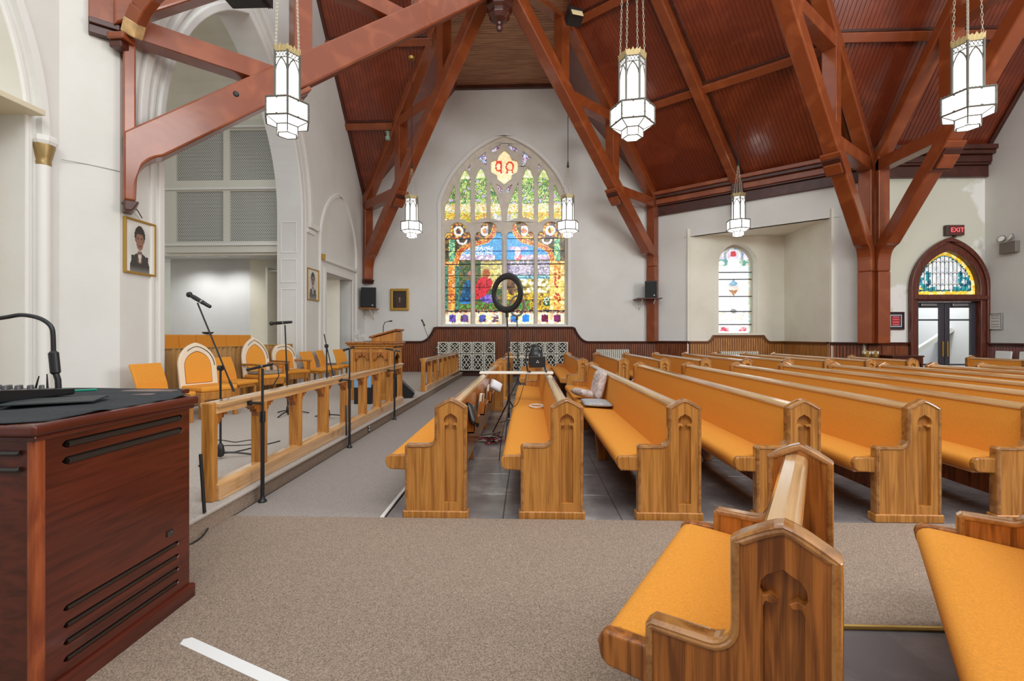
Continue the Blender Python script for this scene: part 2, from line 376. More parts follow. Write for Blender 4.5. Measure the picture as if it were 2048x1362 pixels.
cap = MB().lathe([(.075, 3.56), (.08, 3.60), (.075, 3.62), (.085, 3.66), (.115, 3.80), (.115, 3.82)], (XN+.03, 5.77, 0), 16).build('capital', plain('bronze_paint', lin(158, 132, 84), .4, .4), wall_near, smooth=True)
MB().lathe([(.12, 3.82), (.14, 3.86), (.14, 3.91), (.12, 3.93)], (XN+.03, 5.77, 0), 8, .39).build('abacus', M['white'], cap)
MB().box(-6.75, -6.68, .6, 5.8, .14, 7.4).build('infill_panel', M['wall_cream'], wall_near)
MB().box(-6.68, -6.62, 5.42, 5.47, .14, 3.55).build('gilt_moulding', M['gold'], wall_near, bevel=.01)
MB().box(-6.68, -6.55, .6, 5.5, 3.92, 3.97).build('gilt_moulding', M['gold'], wall_near, bevel=.01)
MB().plate([(4.2, 3.6), (5.4, 3.6), (5.4, 3.88), (4.2, 3.88)], [[(4.3, 3.65), (5.34, 3.65), (5.34, 3.83), (4.3, 3.83)]], YZ, -6.68, -6.66).build('panel_moulding', M['white'], wall_near, bevel=.004)
sh = thing('wall_shelf', 'cream bracketed shelf high on the wall at the left edge', 'shelf', (0, 0, 0))
MB().box(-6.75, -5.98, 2.5, 5.62, 4.12, 4.19).build('board', plain('cream_paint', lin(214, 204, 176), .6), sh, bevel=.008)
MB().beam((-6.6, 5.1, 3.72), (-6.0, 5.1, 4.12), .05, .05).build('bracket', plain('cream_paint2', lin(206, 200, 182), .6), sh)

# ---- organ chamber behind the arch
wall_organ = struct('wall_organ')
MB().box(-10.4, -8.04, 13.3, 13.4, .5, 3.9).build('choir_back_wall', M['wall_grey'], wall_organ)
MB().add([(-8.04, 13.3, .5), (-6.0, 14.75, .5), (-6.0, 14.75, 3.9), (-8.04, 13.3, 3.9)], [(0, 1, 2, 3)]).build('choir_side_wall', M['wall_cream'], wall_organ)
MB().box(-11, -6.37, 11.95, 14.7, 3.62, 3.72).build('soffit', M['wall_grey'], wall_organ)
for x in (-9.35, -8.35):
    MB().lathe([(.09, 3.58), (.10, 3.62)], (x, 12.6, 0), 16).build('downlight', M['white'], wall_organ)
    dl_ = bpy.data.lights.new('downlight_lamp', 'SPOT'); dl_.energy = 90; dl_.spot_size = 2.6; dl_.spot_blend = .8; dl_.shadow_soft_size = .1
    do_ = bpy.data.objects.new('downlight_lamp', dl_); COL.objects.link(do_); do_.location = (x, 12.6, 3.55)
cv = [(11.97, 3.5), (11.97, 6.9)]+[(11.97-1.9*(1-math.cos(math.radians(a))), 6.9+1.35*math.sin(math.radians(a))) for a in range(10, 91, 10)]+[(8.5, 8.35), (6.0, 8.35)]
mbv = MB()
for i in range(len(cv)-1):
    (y0, z0), (y1, z1) = cv[i], cv[i+1]; mbv.add([(-11, y0, z0), (-6.3, y0, z0), (-6.3, y1, z1), (-11, y1, z1)], [(0, 1, 2, 3)])
mbv.build('chamber_vault', M['wall_cream'], wall_organ, smooth=True)
MB().box(-11, -10.9, 6, 14, .5, 9).build('chamber_wall', M['wall_cream'], wall_organ)
def grillemat():
    m, nt, b = _new('perforated_grille'); N = nt.nodes.new; L = nt.links.new
    tc = N('ShaderNodeTexCoord'); mp = N('ShaderNodeMapping'); mp.inputs['Rotation'].default_value = (math.pi/2, 0, 0); L(tc.outputs['Object'], mp.inputs[0])
    br = N('ShaderNodeTexBrick'); br.inputs['Scale'].default_value = 1; br.inputs['Brick Width'].default_value = .055; br.inputs['Row Height'].default_value = .036; br.inputs['Mortar Size'].default_value = .0085; br.inputs['Mortar Smooth'].default_value = 0
    br.inputs['Color1'].default_value = lin(34, 34, 36); br.inputs['Color2'].default_value = lin(46, 46, 48); br.inputs['Mortar'].default_value = lin(206, 206, 198)
    L(mp.outputs[0], br.inputs['Vector']); L(br.outputs['Color'], b.inputs['Base Color']); b.inputs['Roughness'].default_value = .6
    return m
M['grille'] = grillemat()
gx = [(-9.13, -7.88), (-7.71, -6.3)]; gz = [(3.84, 5.13), (5.42, 6.70)]
holes = [[(a, c), (b, c), (b, d), (a, d)] for a, b in gx for c, d in gz]
MB().plate([(-9.45, 3.55), (-6.2, 3.55), (-6.2, 6.98), (-9.45, 6.98)], holes, XZ, 11.86, 11.95).build('grille_frame', plain('cream_frame', lin(214, 212, 200), .5), wall_organ, bevel=.012)
for a, b in gx:
    for c, d in gz: MB().box(a, b, 11.92, 11.94, c, d).build('grille', M['grille'], wall_organ)
MB().box(-9.5, -6.2, 11.80, 11.9, 5.16, 5.22).build('grille_rail', M['white'], wall_organ, bevel=.01)
MB().box(-9.5, -6.2, 11.80, 11.9, 3.72, 3.78).build('grille_rail', M['white'], wall_organ, bevel=.01)
MB().box(-9.5, -6.2, 11.78, 11.9, 6.74, 6.80).build('grille_rail', M['white'], wall_organ, bevel=.01)

# ---- diagonal wall, alcove, door wall, right wall
DV = Vector((CX-XR, CY-YB, 0)).normalized(); DN = Vector((DV.y, -DV.x, 0))
if DN.dot(Vector((-1, -1, 0))) < 0: DN = -DN
DL = math.hypot(CX-XR, CY-YB)
def MD(a, b, c): p = Vector((XR, YB, 0))+DV*a+DN*c; return Vector((p.x, p.y, b))
wall_diag = struct('wall_diagonal')
A0 = (Vector((5.29, 15.575, 0))-Vector((XR, YB, 0))).dot(DV); A1 = (Vector((8.31, 13.27, 0))-Vector((XR, YB, 0))).dot(DV)
MB().plate([(0, 0), (A0, 0), (A0, 4.65), (A1, 4.65), (A1, 0), (DL, 0), (DL, 6.2), (0, 6.2)], [], MD, 0, -.12).build('plaster', M['wall'], wall_diag)
YA = 15.58; XA = 8.31
wall_alc = struct('wall_alcove')
AW = gothic(6.83, .62, 1.47, 3.75, 4.42, 10)
MB().plate([(5.2, 0), (XA+.2, 0), (XA+.2, 4.9), (5.2, 4.9)], [AW], XZ, YA, YA+.5).build('plaster', M['wall_cream'], wall_alc)
MB().box(XA, XA+.1, 13.2, YA, 0, 4.9).build('plaster', M['wall_cream'], wall_alc)
MB().add([(5.1, 15.68, 4.65), (8.45, 13.1, 4.65), (8.5, 15.7, 4.65)], [(0, 1, 2)]).build('alcove_ceiling', M['wall_cream'], wall_alc)
wall_far = struct('wall_far_right')
DXC = 10.98; DHW = .98
DOORO = gothic(DXC, DHW-.10, 0, 2.55, 3.78, 12)
MB().plate([(CX-.1, 0), (XW+.2, 0), (XW+.2, 6.3), (CX-.1, 6.3)], [DOORO], XZ, CY, CY+.35).build('plaster', M['wall_door'], wall_far)
wall_right = struct('wall_right')
MB().plate([(CY, 0), (CY, 6.3), (8.0, 12.4), (1.0, 12.4), (1.0, 0)], [], YZ, XW, XW+.3).build('plaster', M['wall'], wall_right)

wr = struct('wall_rear_blocker'); MB().box(-8, 13.2, -3.2, -3.0, 0, 6.5).build('plaster', M['wall'], wr)  # unseen wall added to block world light from behind the camera

# ---- roof
ceiling = struct('ceiling')
ZE = 6.1; SL = 1.2; SD = .88; SRt = 1.3
def zsl(y): return ZE+SL*(YB-y)
def zsd(x, y): return ZE+SD*(Vector((x, y, 0))-Vector((XR, YB, 0))).dot(DN)
def zsr(y): return ZE+.1+SRt*(CY-y)
dC = Vector((-.766, -.643, 0)); dR = Vector((-.707, -.707, 0)); dM = Vector((-.743, -.669, 0))
boards('ceiling_boards', [(XL-.05, YB, zsl(YB)), (-2.45, 13.0, zsl(13.0)), (-2.45, 10.2, zsl(10.2)), (XL-.05, 10.2, zsl(10.2))], (0, -1, SL), .10, M['ceil'], ceiling)
boards('ceiling_boards', [(-2.5, YB+.02, 10.08), (1.1, YB+.02, 10.08), (1.1, 10.6, 10.08), (-2.5, 10.6, 10.08)], (1, 0, 0), .11, M['ceil_lit'], ceiling)
MB().add([(XL, YB, ZE), (-2.45, YB, 10.08), (-2.45, 13.0, 10.08)], [(0, 1, 2)]).build('gable_boards', M['ceil'], ceiling)
MB().add([(XR, YB, ZE), (1.05, YB, 10.08), (1.05, 13.0, 10.08)], [(0, 1, 2)]).build('gable_boards', M['ceil'], ceiling)
MB().box(-2.5, -2.42, 10.4, 13.1, 10.0, 13.5).build('gable_boards', M['ceil'], ceiling)
MB().box(1.02, 1.1, 10.4, 13.1, 10.0, 13.5).build('gable_boards', M['ceil'], ceiling)
R0 = Vector((XR, YB, 0)); C0 = Vector((CX, CY, 0))
def on_d(p): return Vector((p.x, p.y, zsd(p.x, p.y)))
def on_r(p): return Vector((p.x, p.y, zsr(p.y)))
boards('ceiling_boards', [on_d(R0), on_d(C0), on_d(C0+dC*6.2), on_d(R0+dR*6.2)], on_d(C0+dM*6)-on_d(C0), .095, M['ceil'], ceiling)
boards('ceiling_boards', [on_r(C0), on_r(Vector((XW+.05, CY, 0))), on_r(Vector((XW+.05, 7.6, 0))), on_r(Vector((2.6, 7.6, 0)))], (0, -1, SRt), .10, M['ceil'], ceiling)
# cornices (stepped mouldings along the eaves)
def cornice(name, Mf, a0, a1, zt, mat):
    o = struct(name)
    for z0, z1, d in ((zt-.66, zt-.36, .10), (zt-.36, zt-.30, .17), (zt-.30, zt-.12, .20), (zt-.12, zt-.02, .30), (zt-.02, zt+.10, .36)):
        MB().box(a0, a1, z0, z1, -.02, d, lambda a, b, c: Mf(a, b, c)).build('moulding', M['beam_dark'] if z1-z0 < .11 or z0 < zt-.5 else mat, o, bevel=.015)
    return o
cornice('trim_1', MD, .1, DL-.05, 6.14, M['beam'])
cornice('trim_2', lambda a, b, c: Vector((a, CY-c, b)), CX, XW+.02, 6.2, M['beam_dark'])
MB().box(-2.55, 1.15, YB-.12, YB, 9.95, 10.1).build('trim_3', M['beam_dark'])['kind'] = 'structure'
# purlins lie just under the boards
def purlin(label, a, b, nrm, w=.20, h=.16, mat=None, off=0):
    a = Vector(a); b = Vector(b); n = Vector(nrm).normalized()
    t = thing('purlin', label, 'beam', (0, 0, 0), 0, 'purlins under the ceiling boards')
    MB().beam(a+n*h*.5, b+n*h*.5, w, h, n).build('timber', mat or M['beam'], t, bevel=.015)
    up = (b-a).normalized().cross(n); up = up if up.z > 0 else -up
    MB().beam(a+n*.03+up*(w/2+.03), b+n*.03+up*(w/2+.03), .06, .06, n).build('bead', M['beam_dark'], t, bevel=.012)
nl = Vector((0, -SL, -1)); nr = Vector((0, -SRt, -1)); ndn = Vector((DN.x*SD, DN.y*SD, -1))
for dist, x1, lb in ((1.62, -4.25, 'lower of two purlins in the left ceiling slope'), (3.05, -2.7, 'upper of two purlins in the left ceiling slope')):
    y = YB-dist; purlin('dark varnished '+lb, (XL, y, zsl(y)), (x1, y, zsl(y)), nl)
for dist in (2.35, 4.5):
    a = on_d(R0+dR*(dist/.993)); b = on_d(C0+dC*(dist/.9757))
    purlin('red-brown purlin crossing the diagonal ceiling slope'+(' halfway up' if dist < 3 else ' near its top'), a, b, ndn)
for dist in (1.62, 3.2):
    y = CY-dist; xl = CX-.766*dist/.643
    purlin(('lower' if dist < 2 else 'upper')+' dark purlin in the right ceiling slope behind the lantern', (xl, y, zsr(y)), (XW, y, zsr(y)), nr)
# bed moulds where the slopes meet the walls
MB().beam((XL+.04, YB, zsl(YB)-.03), (XL+.04, 10.2, zsl(10.2)-.03), .10, .10).build('trim_4', M['beam_dark'], bevel=.02)['kind'] = 'structure'
MB().beam((XW-.05, CY, zsr(CY)-.04), (XW-.05, 7.6, zsr(7.6)-.04), .12, .12).build('trim_5', M['beam_dark'], bevel=.02)['kind'] = 'structure'

# ---- trusses
def truss(label, P, d, slope, zb, zr, tmax, n_hang, step, foot_z, hb=.40, W=.32, tb=-.12, tag_group='roof trusses', corb=True, drop_post=True):
    d = Vector((d[0], d[1], 0)).normalized(); P = Vector((P[0], P[1], 0)); s = Vector((-d.y, d.x, 0))
    def Q(t, z, k=0): p = P+d*t+s*k; return Vector((p.x, p.y, z))
    T = thing('roof_truss', label, 'truss', (0, 0, 0), 0, tag_group)
    bz = lambda t: zb+slope*t
    rz = lambda t: zr+slope*t
    MT = lambda a, b, c: Q(a, b, c)
    # brace with curved foot, one solid
    low = [(0.0, foot_z), (.26, foot_z), (.27, foot_z+.35)]
    cv = [(.27+.02*k*k*.6, foot_z+.35+.13*k) for k in range(1, 4)]
    t1 = .62
    body = [(tb, foot_z), (.14, foot_z), (.15, foot_z+.30)]
    t_join = .45; zj = bz(t_join)-hb*.62
    z_k = foot_z+.30
    for k in range(1, 7):
        u = k/7; body.append(((1-u)**2*.15+2*u*(1-u)*.17+u*u*t_join, (1-u)**2*z_k+2*u*(1-u)*(z_k+(zj-z_k)*.75)+u*u*zj))
    body += [(t_join, zj), (tmax, bz(tmax)-hb*.62), (tmax, bz(tmax)+hb*.62), (.12, bz(.12)+hb*.62), (tb, bz(tb)+hb*.62)]
    MB().prism(body, MT, -W/2, W/2).build('brace', M['beam'], T, bevel=.03, seg=2)
    MB().prism([(tb, bz(0)), (.14, bz(0)), (.14, rz(0)+.1), (tb, rz(0)+.1)], MT, -W/2+.02, W/2-.02).build('post', M['beam'], T, bevel=.02)
    if drop_post:
        MB().prism([(-.12, drop_post), (.14, drop_post), (.14, foot_z), (-.12, foot_z)], MT, -W/2+.01, W/2-.01).build('shaft', M['beam'], T, bevel=.02)
    else:
        MB().prism([(tb, foot_z-.14), (.10, foot_z-.14), (.16, foot_z-.04), (.18, foot_z), (tb, foot_z)], MT, -W/2-.02, W/2+.02).build('foot_corbel', M['beam_dark'], T, bevel=.02)
    hr = .34
    MB().prism([(-.1, rz(-.1)-hr*.6), (tmax+.2, rz(tmax+.2)-hr*.6), (tmax+.2, rz(tmax+.2)+hr*.5), (-.1, rz(-.1)+hr*.5)], MT, -W/2, W/2).build('rafter', M['beam'], T, bevel=.03)
    sep = zr-zb
    for i in range(n_hang):
        th = step*(i+1)
        MB().prism([(th-.15, bz(th)), (th+.15, bz(th)), (th+.15, rz(th)), (th-.15, rz(th))], MT, -W/2+.015, W/2-.015).build('hanger', M['beam'], T, bevel=.025)
    for i in range(n_hang+1):
        ta = step*i; zs = rz(ta)-.22; tb = (zs-zb)/slope
        tb = min(tb, tmax)
        MB().prism([(ta, zs-.15), (tb, zs-.15), (tb, zs+.15), (ta, zs+.15)], MT, -W/2+.02, W/2-.02).build('strut', M['beam'], T, bevel=.025)
    if corb:
        tc = step*.95
        for j, (q, e) in enumerate(((.05, .22), (.11, .16), (.17, .10))):
            a = Q(tc-e, bz(tc-e)-hb*.62-.02-q); b = Q(tc+e, bz(tc+e)-hb*.62-.02-q)
            MB().beam(a, b, W+.10-.04*j, .07, (0, 0, 1)).build('corbel_moulding', M['beam_dark'] if j % 2 else M['beam'], T, bevel=.015)
    return T
bx, by = -.70, 11.25
truss('red-brown roof truss rising from the back left corner', (XL+.14, YB-.12), (bx-XL-.1, by-YB), .90, 4.0, 6.12, 6.75, 2, 2.35, 3.35, drop_post=None)
truss('red-brown roof truss rising from the back right corner beside the great window', (XR-.12, YB-.12), (bx-XR, by-YB), .90, 4.0, 6.12, 6.75, 2, 2.35, 3.75, drop_post=1.2)
truss('big red-brown roof truss crossing the organ arch at the left', (XL+.03, 6.43), (bx-XL, by-6.43), .86, 3.92, 5.95, 6.75, 2, 2.40, 3.28, hb=.50, W=.34, tb=.0, drop_post=None)
truss('roof truss leaning left from the twin column beside the arched door', (CX-.20, CY-.24), (dC.x, dC.y), .90, 3.55, 6.02, 5.8, 2, 2.45, 3.05, drop_post=1.2)
truss('roof truss rising toward the camera from the twin column by the exit', (CX+.14, CY-.26), (0.0, -1), 1.12, 3.45, 6.02, 4.9, 2, 2.05, 3.05, drop_post=1.2)
md = thing('roof_rafter', 'single red-brown rafter down the middle of the diagonal ceiling slope', 'beam')
mp0 = R0.lerp(C0, .46); MB().beam(on_d(mp0+dM*.0)+Vector((0, 0, -.16)), on_d(mp0+dM*6.2)+Vector((0, 0, -.16)), .26, .30).build('timber', M['beam'], md, bevel=.03)
MB().beam(on_d(mp0+dM*.02)+Vector((0, 0, -.02))+DV*.2, on_d(mp0+dM*6.2)+Vector((0, 0, -.02))+DV*.2, .10, .06).build('bead', M['beam_dark'], md, bevel=.02)
MB().box(-.16, .16, -.30, .30, -.95, -.02, lambda a, b, c: on_d(mp0)+DV*a+DN*(b*.5+.16)+Vector((0, 0, c))).build('foot_block', M['beam_dark'], md, bevel=.02)
# near foot of the arch truss towards the camera at the left pier
nt_ = thing('arch_brace', 'short curved timber brace above the left pier with a worn pale foot', 'beam')
crv = [pY(263, 72, 6.32), pY(270, 44, 6.27), pY(282, 18, 6.22), pY(302, -8, 6.17), pY(334, -38, 6.1)]
pale_foot = plain('worn_pale_timber', lin(196, 160, 110), .6, nscale=9, namt=.3)
for i in range(4): MB().beam(crv[i], crv[i+1]+(crv[i+1]-crv[i])*.06, .17, .20, (1, 0, 0)).build('timber', pale_foot if i == 0 else M['beam'], nt_, bevel=.02)
MB().box(XL+.002, XL+.24, 6.20, 6.42, 5.46, 5.55).build('corbel', M['beam'], nt_, bevel=.02)
MB().box(XL+.002, XL+.18, 6.24, 6.42, 5.36, 5.46).build('corbel', M['beam_dark'], nt_, bevel=.02)
pc = struct('trim_6')
for z0, z1, d in ((5.50, 5.62, .09), (5.62, 5.70, .13), (5.70, 7.2, .08)):
    n_ = Vector((.68, -.73, 0)); a = Vector((XL+.01, 6.41, 0)); b = Vector((XL-.24, 6.195, 0))
    MB().add([(a.x, a.y, z0), (b.x, b.y, z0), (b.x+n_.x*d, b.y+n_.y*d, z0), (a.x+n_.x*d, a.y+n_.y*d, z0), (a.x, a.y, z1), (b.x, b.y, z1), (b.x+n_.x*d, b.y+n_.y*d, z1), (a.x+n_.x*d, a.y+n_.y*d, z1)], [(0, 1, 2, 3), (4, 5, 6, 7), (1, 2, 6, 5), (2, 3, 7, 6), (3, 0, 4, 7)]).build('moulding', M['beam_dark'] if z1 < 5.8 else M['beam'], pc, bevel=.01)
# boss where the trusses meet
bs = thing('ceiling_boss', 'octagonal carved pendant boss where the roof trusses meet', 'boss', (bx, by, 0))
MB().lathe([(.26, 10.9), (.26, 9.75)], (0, 0, 0), 8, .39).build('core', M['beam_dark'], bs, bevel=.02)
MB().lathe([(.30, 9.75), (.36, 9.65), (.36, 9.52), (.29, 9.46), (.33, 9.36), (.33, 9.22), (.25, 9.14), (.27, 9.06), (.20, 8.96), (.08, 8.90), (.06, 8.84), (.09, 8.78), (.06, 8.70), (.01, 8.68)], (0, 0, 0), 8, .39).build('pendant', M['beam_dark'], bs, bevel=.012)
# ================================================================ WAINSCOT, WINDOWS, DOOR, RADIATORS
def wainscot(name, Mf, a0, a1, top, mat, capmat, bw=.075, base=.0, groove=True, panel=False):
    """boarded dado: Mf(a, z, depth)"""
    o = struct(name); mb = MB(); n = max(1, int((a1-a0)/bw)); bw = (a1-a0)/n
    for i in range(n):
        x0 = a0+i*bw+.004; x1 = a0+(i+1)*bw-.004; z0, z1 = top(x0)-.02, top(x1)-.02
        vs = [Mf(x0, base, 0), Mf(x1, base, 0), Mf(x1, z1, 0), Mf(x0, z0, 0), Mf(x0+.007, base, .03), Mf(x1-.007, base, .03), Mf(x1-.007, z1, .03), Mf(x0+.007, z0, .03)]
        mb.add(vs, [(4, 5, 6, 7), (0, 1, 5, 4), (1, 2, 6, 5), (2, 3, 7, 6), (3, 0, 4, 7)])
    b = mb.build('dado_boards', mat, o); b['kind'] = 'stuff'
    nb = 40; MB().add([Mf(a0+(a1-a0)*i/nb, z, .006) for i in range(nb+1) for z in (base, top(a0+(a1-a0)*i/nb)-.01)], [(2*i, 2*i+2, 2*i+3, 2*i+1) for i in range(nb)]).build('backing', M['beam_dark'], o)
    xs = [a0+(a1-a0)*i/160 for i in range(161)]; cm = MB(); r0 = None
    sec = [(-.06, .0), (-.06, .045), (-.02, .05), (.0, .075), (.03, .075), (.03, .0)]
    rings = []
    for i, x in enumerate(xs):
        z = top(x); dz = (top(min(x+.01, a1))-top(max(x-.01, a0)))/.02; nx, nz = -dz/math.hypot(1, dz), 1/math.hypot(1, dz)
        rings.append([Mf(x+nx*h, z+nz*h, d+.0) for h, d in sec])
    m = len(sec)
    for i in range(160):
        pass
    vs = [p for r in rings for p in r]; fs = [(i*m+k, i*m+(k+1) % m, (i+1)*m+(k+1) % m, (i+1)*m+k) for i in range(160) for k in range(m)]
    cm.add(vs, fs); cm.build('cap_rail', capmat, o, smooth=True)
    MB().box(a0, a1, base, base+.16, .0, .05, lambda a, b_, c: Mf(a, c, b_) if False else Mf(a, b_, c)).build('skirting', capmat, o, bevel=.01) if False else MB().add([Mf(x, z, d) for x in (a0, a1) for z in (base, base+.17) for d in (.0, .05)], [(0, 1, 3, 2), (4, 6, 7, 5), (1, 5, 7, 3), (2, 3, 7, 6), (0, 4, 5, 1)]).build('skirting', capmat, o)
    return o
def btop(x):
    zl, zh = 1.19, 1.69
    for xc, sg in ((-3.30, 1), (1.58, -1)):
        pass
    def ease(d):      # d>0 outside the raised part
        if d <= 0: return zh
        if d >= .55: return zl
        t = d/.55
        return zh-(zh-zl)*(1-(1-t)**2.6)
    return min(ease(-3.27-x), ease(x-1.57))
wainscot('baseboard_back', lambda a, z, d: Vector((a, YB-.001-d, z)), XL+.02, XR-.0, btop, M['wains'], M['beam_dark'])
fl = lambda z: (lambda x: z)
wainscot('baseboard_diagonal_left', MD, 0.0, A0, fl(1.2), M['wains'], M['beam_dark'])
wainscot('baseboard_diagonal_right', MD, A1, DL, fl(1.2), M['wains'], M['beam_dark'])
def atop(x):
    t = abs(x-6.83)
    return 1.40 if t < .80 else 1.2 if t > 1.02 else 1.40-.20*(1-(1-(t-.80)/.22)**2.2)
wainscot('baseboard_alcove', lambda a, z, d: Vector((a, YA-.001-d, z)), 5.28, XA-.03, atop, M['wains_light'], plain('alcove_cap', lin(120, 74, 36), .4))
wainscot('baseboard_alcove_side', lambda a, z, d: Vector((XA-.001-d, a, z)), 13.3, YA-.03, fl(1.2), M['wains_light'], plain('alcove_cap2', lin(120, 74, 36), .4))
wainscot('baseboard_far_right', lambda a, z, d: Vector((a, CY-.001-d, z)), CX, DXC-DHW-.02, fl(1.2), M['wains'], M['beam_dark'], bw=.30)
wainscot('baseboard_right', lambda a, z, d: Vector((XW-.001-d, a, z)), 2.0, CY-.05, fl(1.19), plain('rose_wainscot', lin(136, 92, 88), .45), M['beam_dark'])

# ---- mosaic painting: every cell is a piece of coloured glass
def inpoly(x, y, P):
    c = False; j = len(P)-1
    for i in range(len(P)):
        if (P[i][1] > y) != (P[j][1] > y) and x < (P[j][0]-P[i][0])*(y-P[i][1])/(P[j][1]-P[i][1])+P[i][0]: c = not c
        j = i
    return c
def pdist(x, y, P):
    best = 9
    for i in range(len(P)):
        (ax, ay), (bx_, by_) = P[i], P[(i+1) % len(P)]; dx, dy = bx_-ax, by_-ay; L2 = dx*dx+dy*dy or 1e-9
        t = max(0, min(1, ((x-ax)*dx+(y-ay)*dy)/L2)); best = min(best, math.hypot(x-ax-t*dx, y-ay-t*dy))
    return best
RN = random.Random(11)
def jit(c, a=.07):
    k = 1+RN.uniform(-a, a); r = [min(255, max(0, x*k+RN.uniform(-6, 6))) for x in c]; return lin(*r)
def el(u, v, cu, cv, ru, rv): return ((u-cu)/ru)**2+((v-cv)/rv)**2 < 1
from mathutils import noise as MN
PUV = [0, 0]
def pick(*cs):
    n = MN.noise(Vector((PUV[0]*.13, PUV[1]*.13, 3.1)))*.5+.5+RN.uniform(-.03, .03)
    n = (n-.27)/.46
    return cs[max(0, min(len(cs)-1, int(n*len(cs))))]
UC = 1008.4
QUAT = [(1010, 250), (1080, 312), (1112, 385), (1190, 402), (1198, 480), (1190, 558), (1112, 600), (1108, 652), (1010, 725)]
QUAT = [(860+x*.1468, 260+y*.1468) for x, y in QUAT]; QUAT = QUAT+[(2*UC-u, v) for u, v in QUAT[::-1][1:-1]]
def band_d(u, v):
    du = abs(u-UC); pts = [(97, 518), (92, 501), (79, 492), (67, 487), (51, 483), (35, 478), (24, 467), (19, 453), (18, 440)]
    return min(math.hypot(du-a, v-b) if i == len(pts)-1 else pdist(du, v, [pts[i], pts[i+1]]) for i, (a, b) in enumerate(pts))
def under_band(u, v):
    du = abs(u-UC); pts = [(97, 518), (92, 501), (79, 492), (67, 487), (51, 483), (35, 478), (24, 467), (19, 453), (18, 430)]
    return inpoly(du, v, pts+[(-5, 430), (-5, 518)])
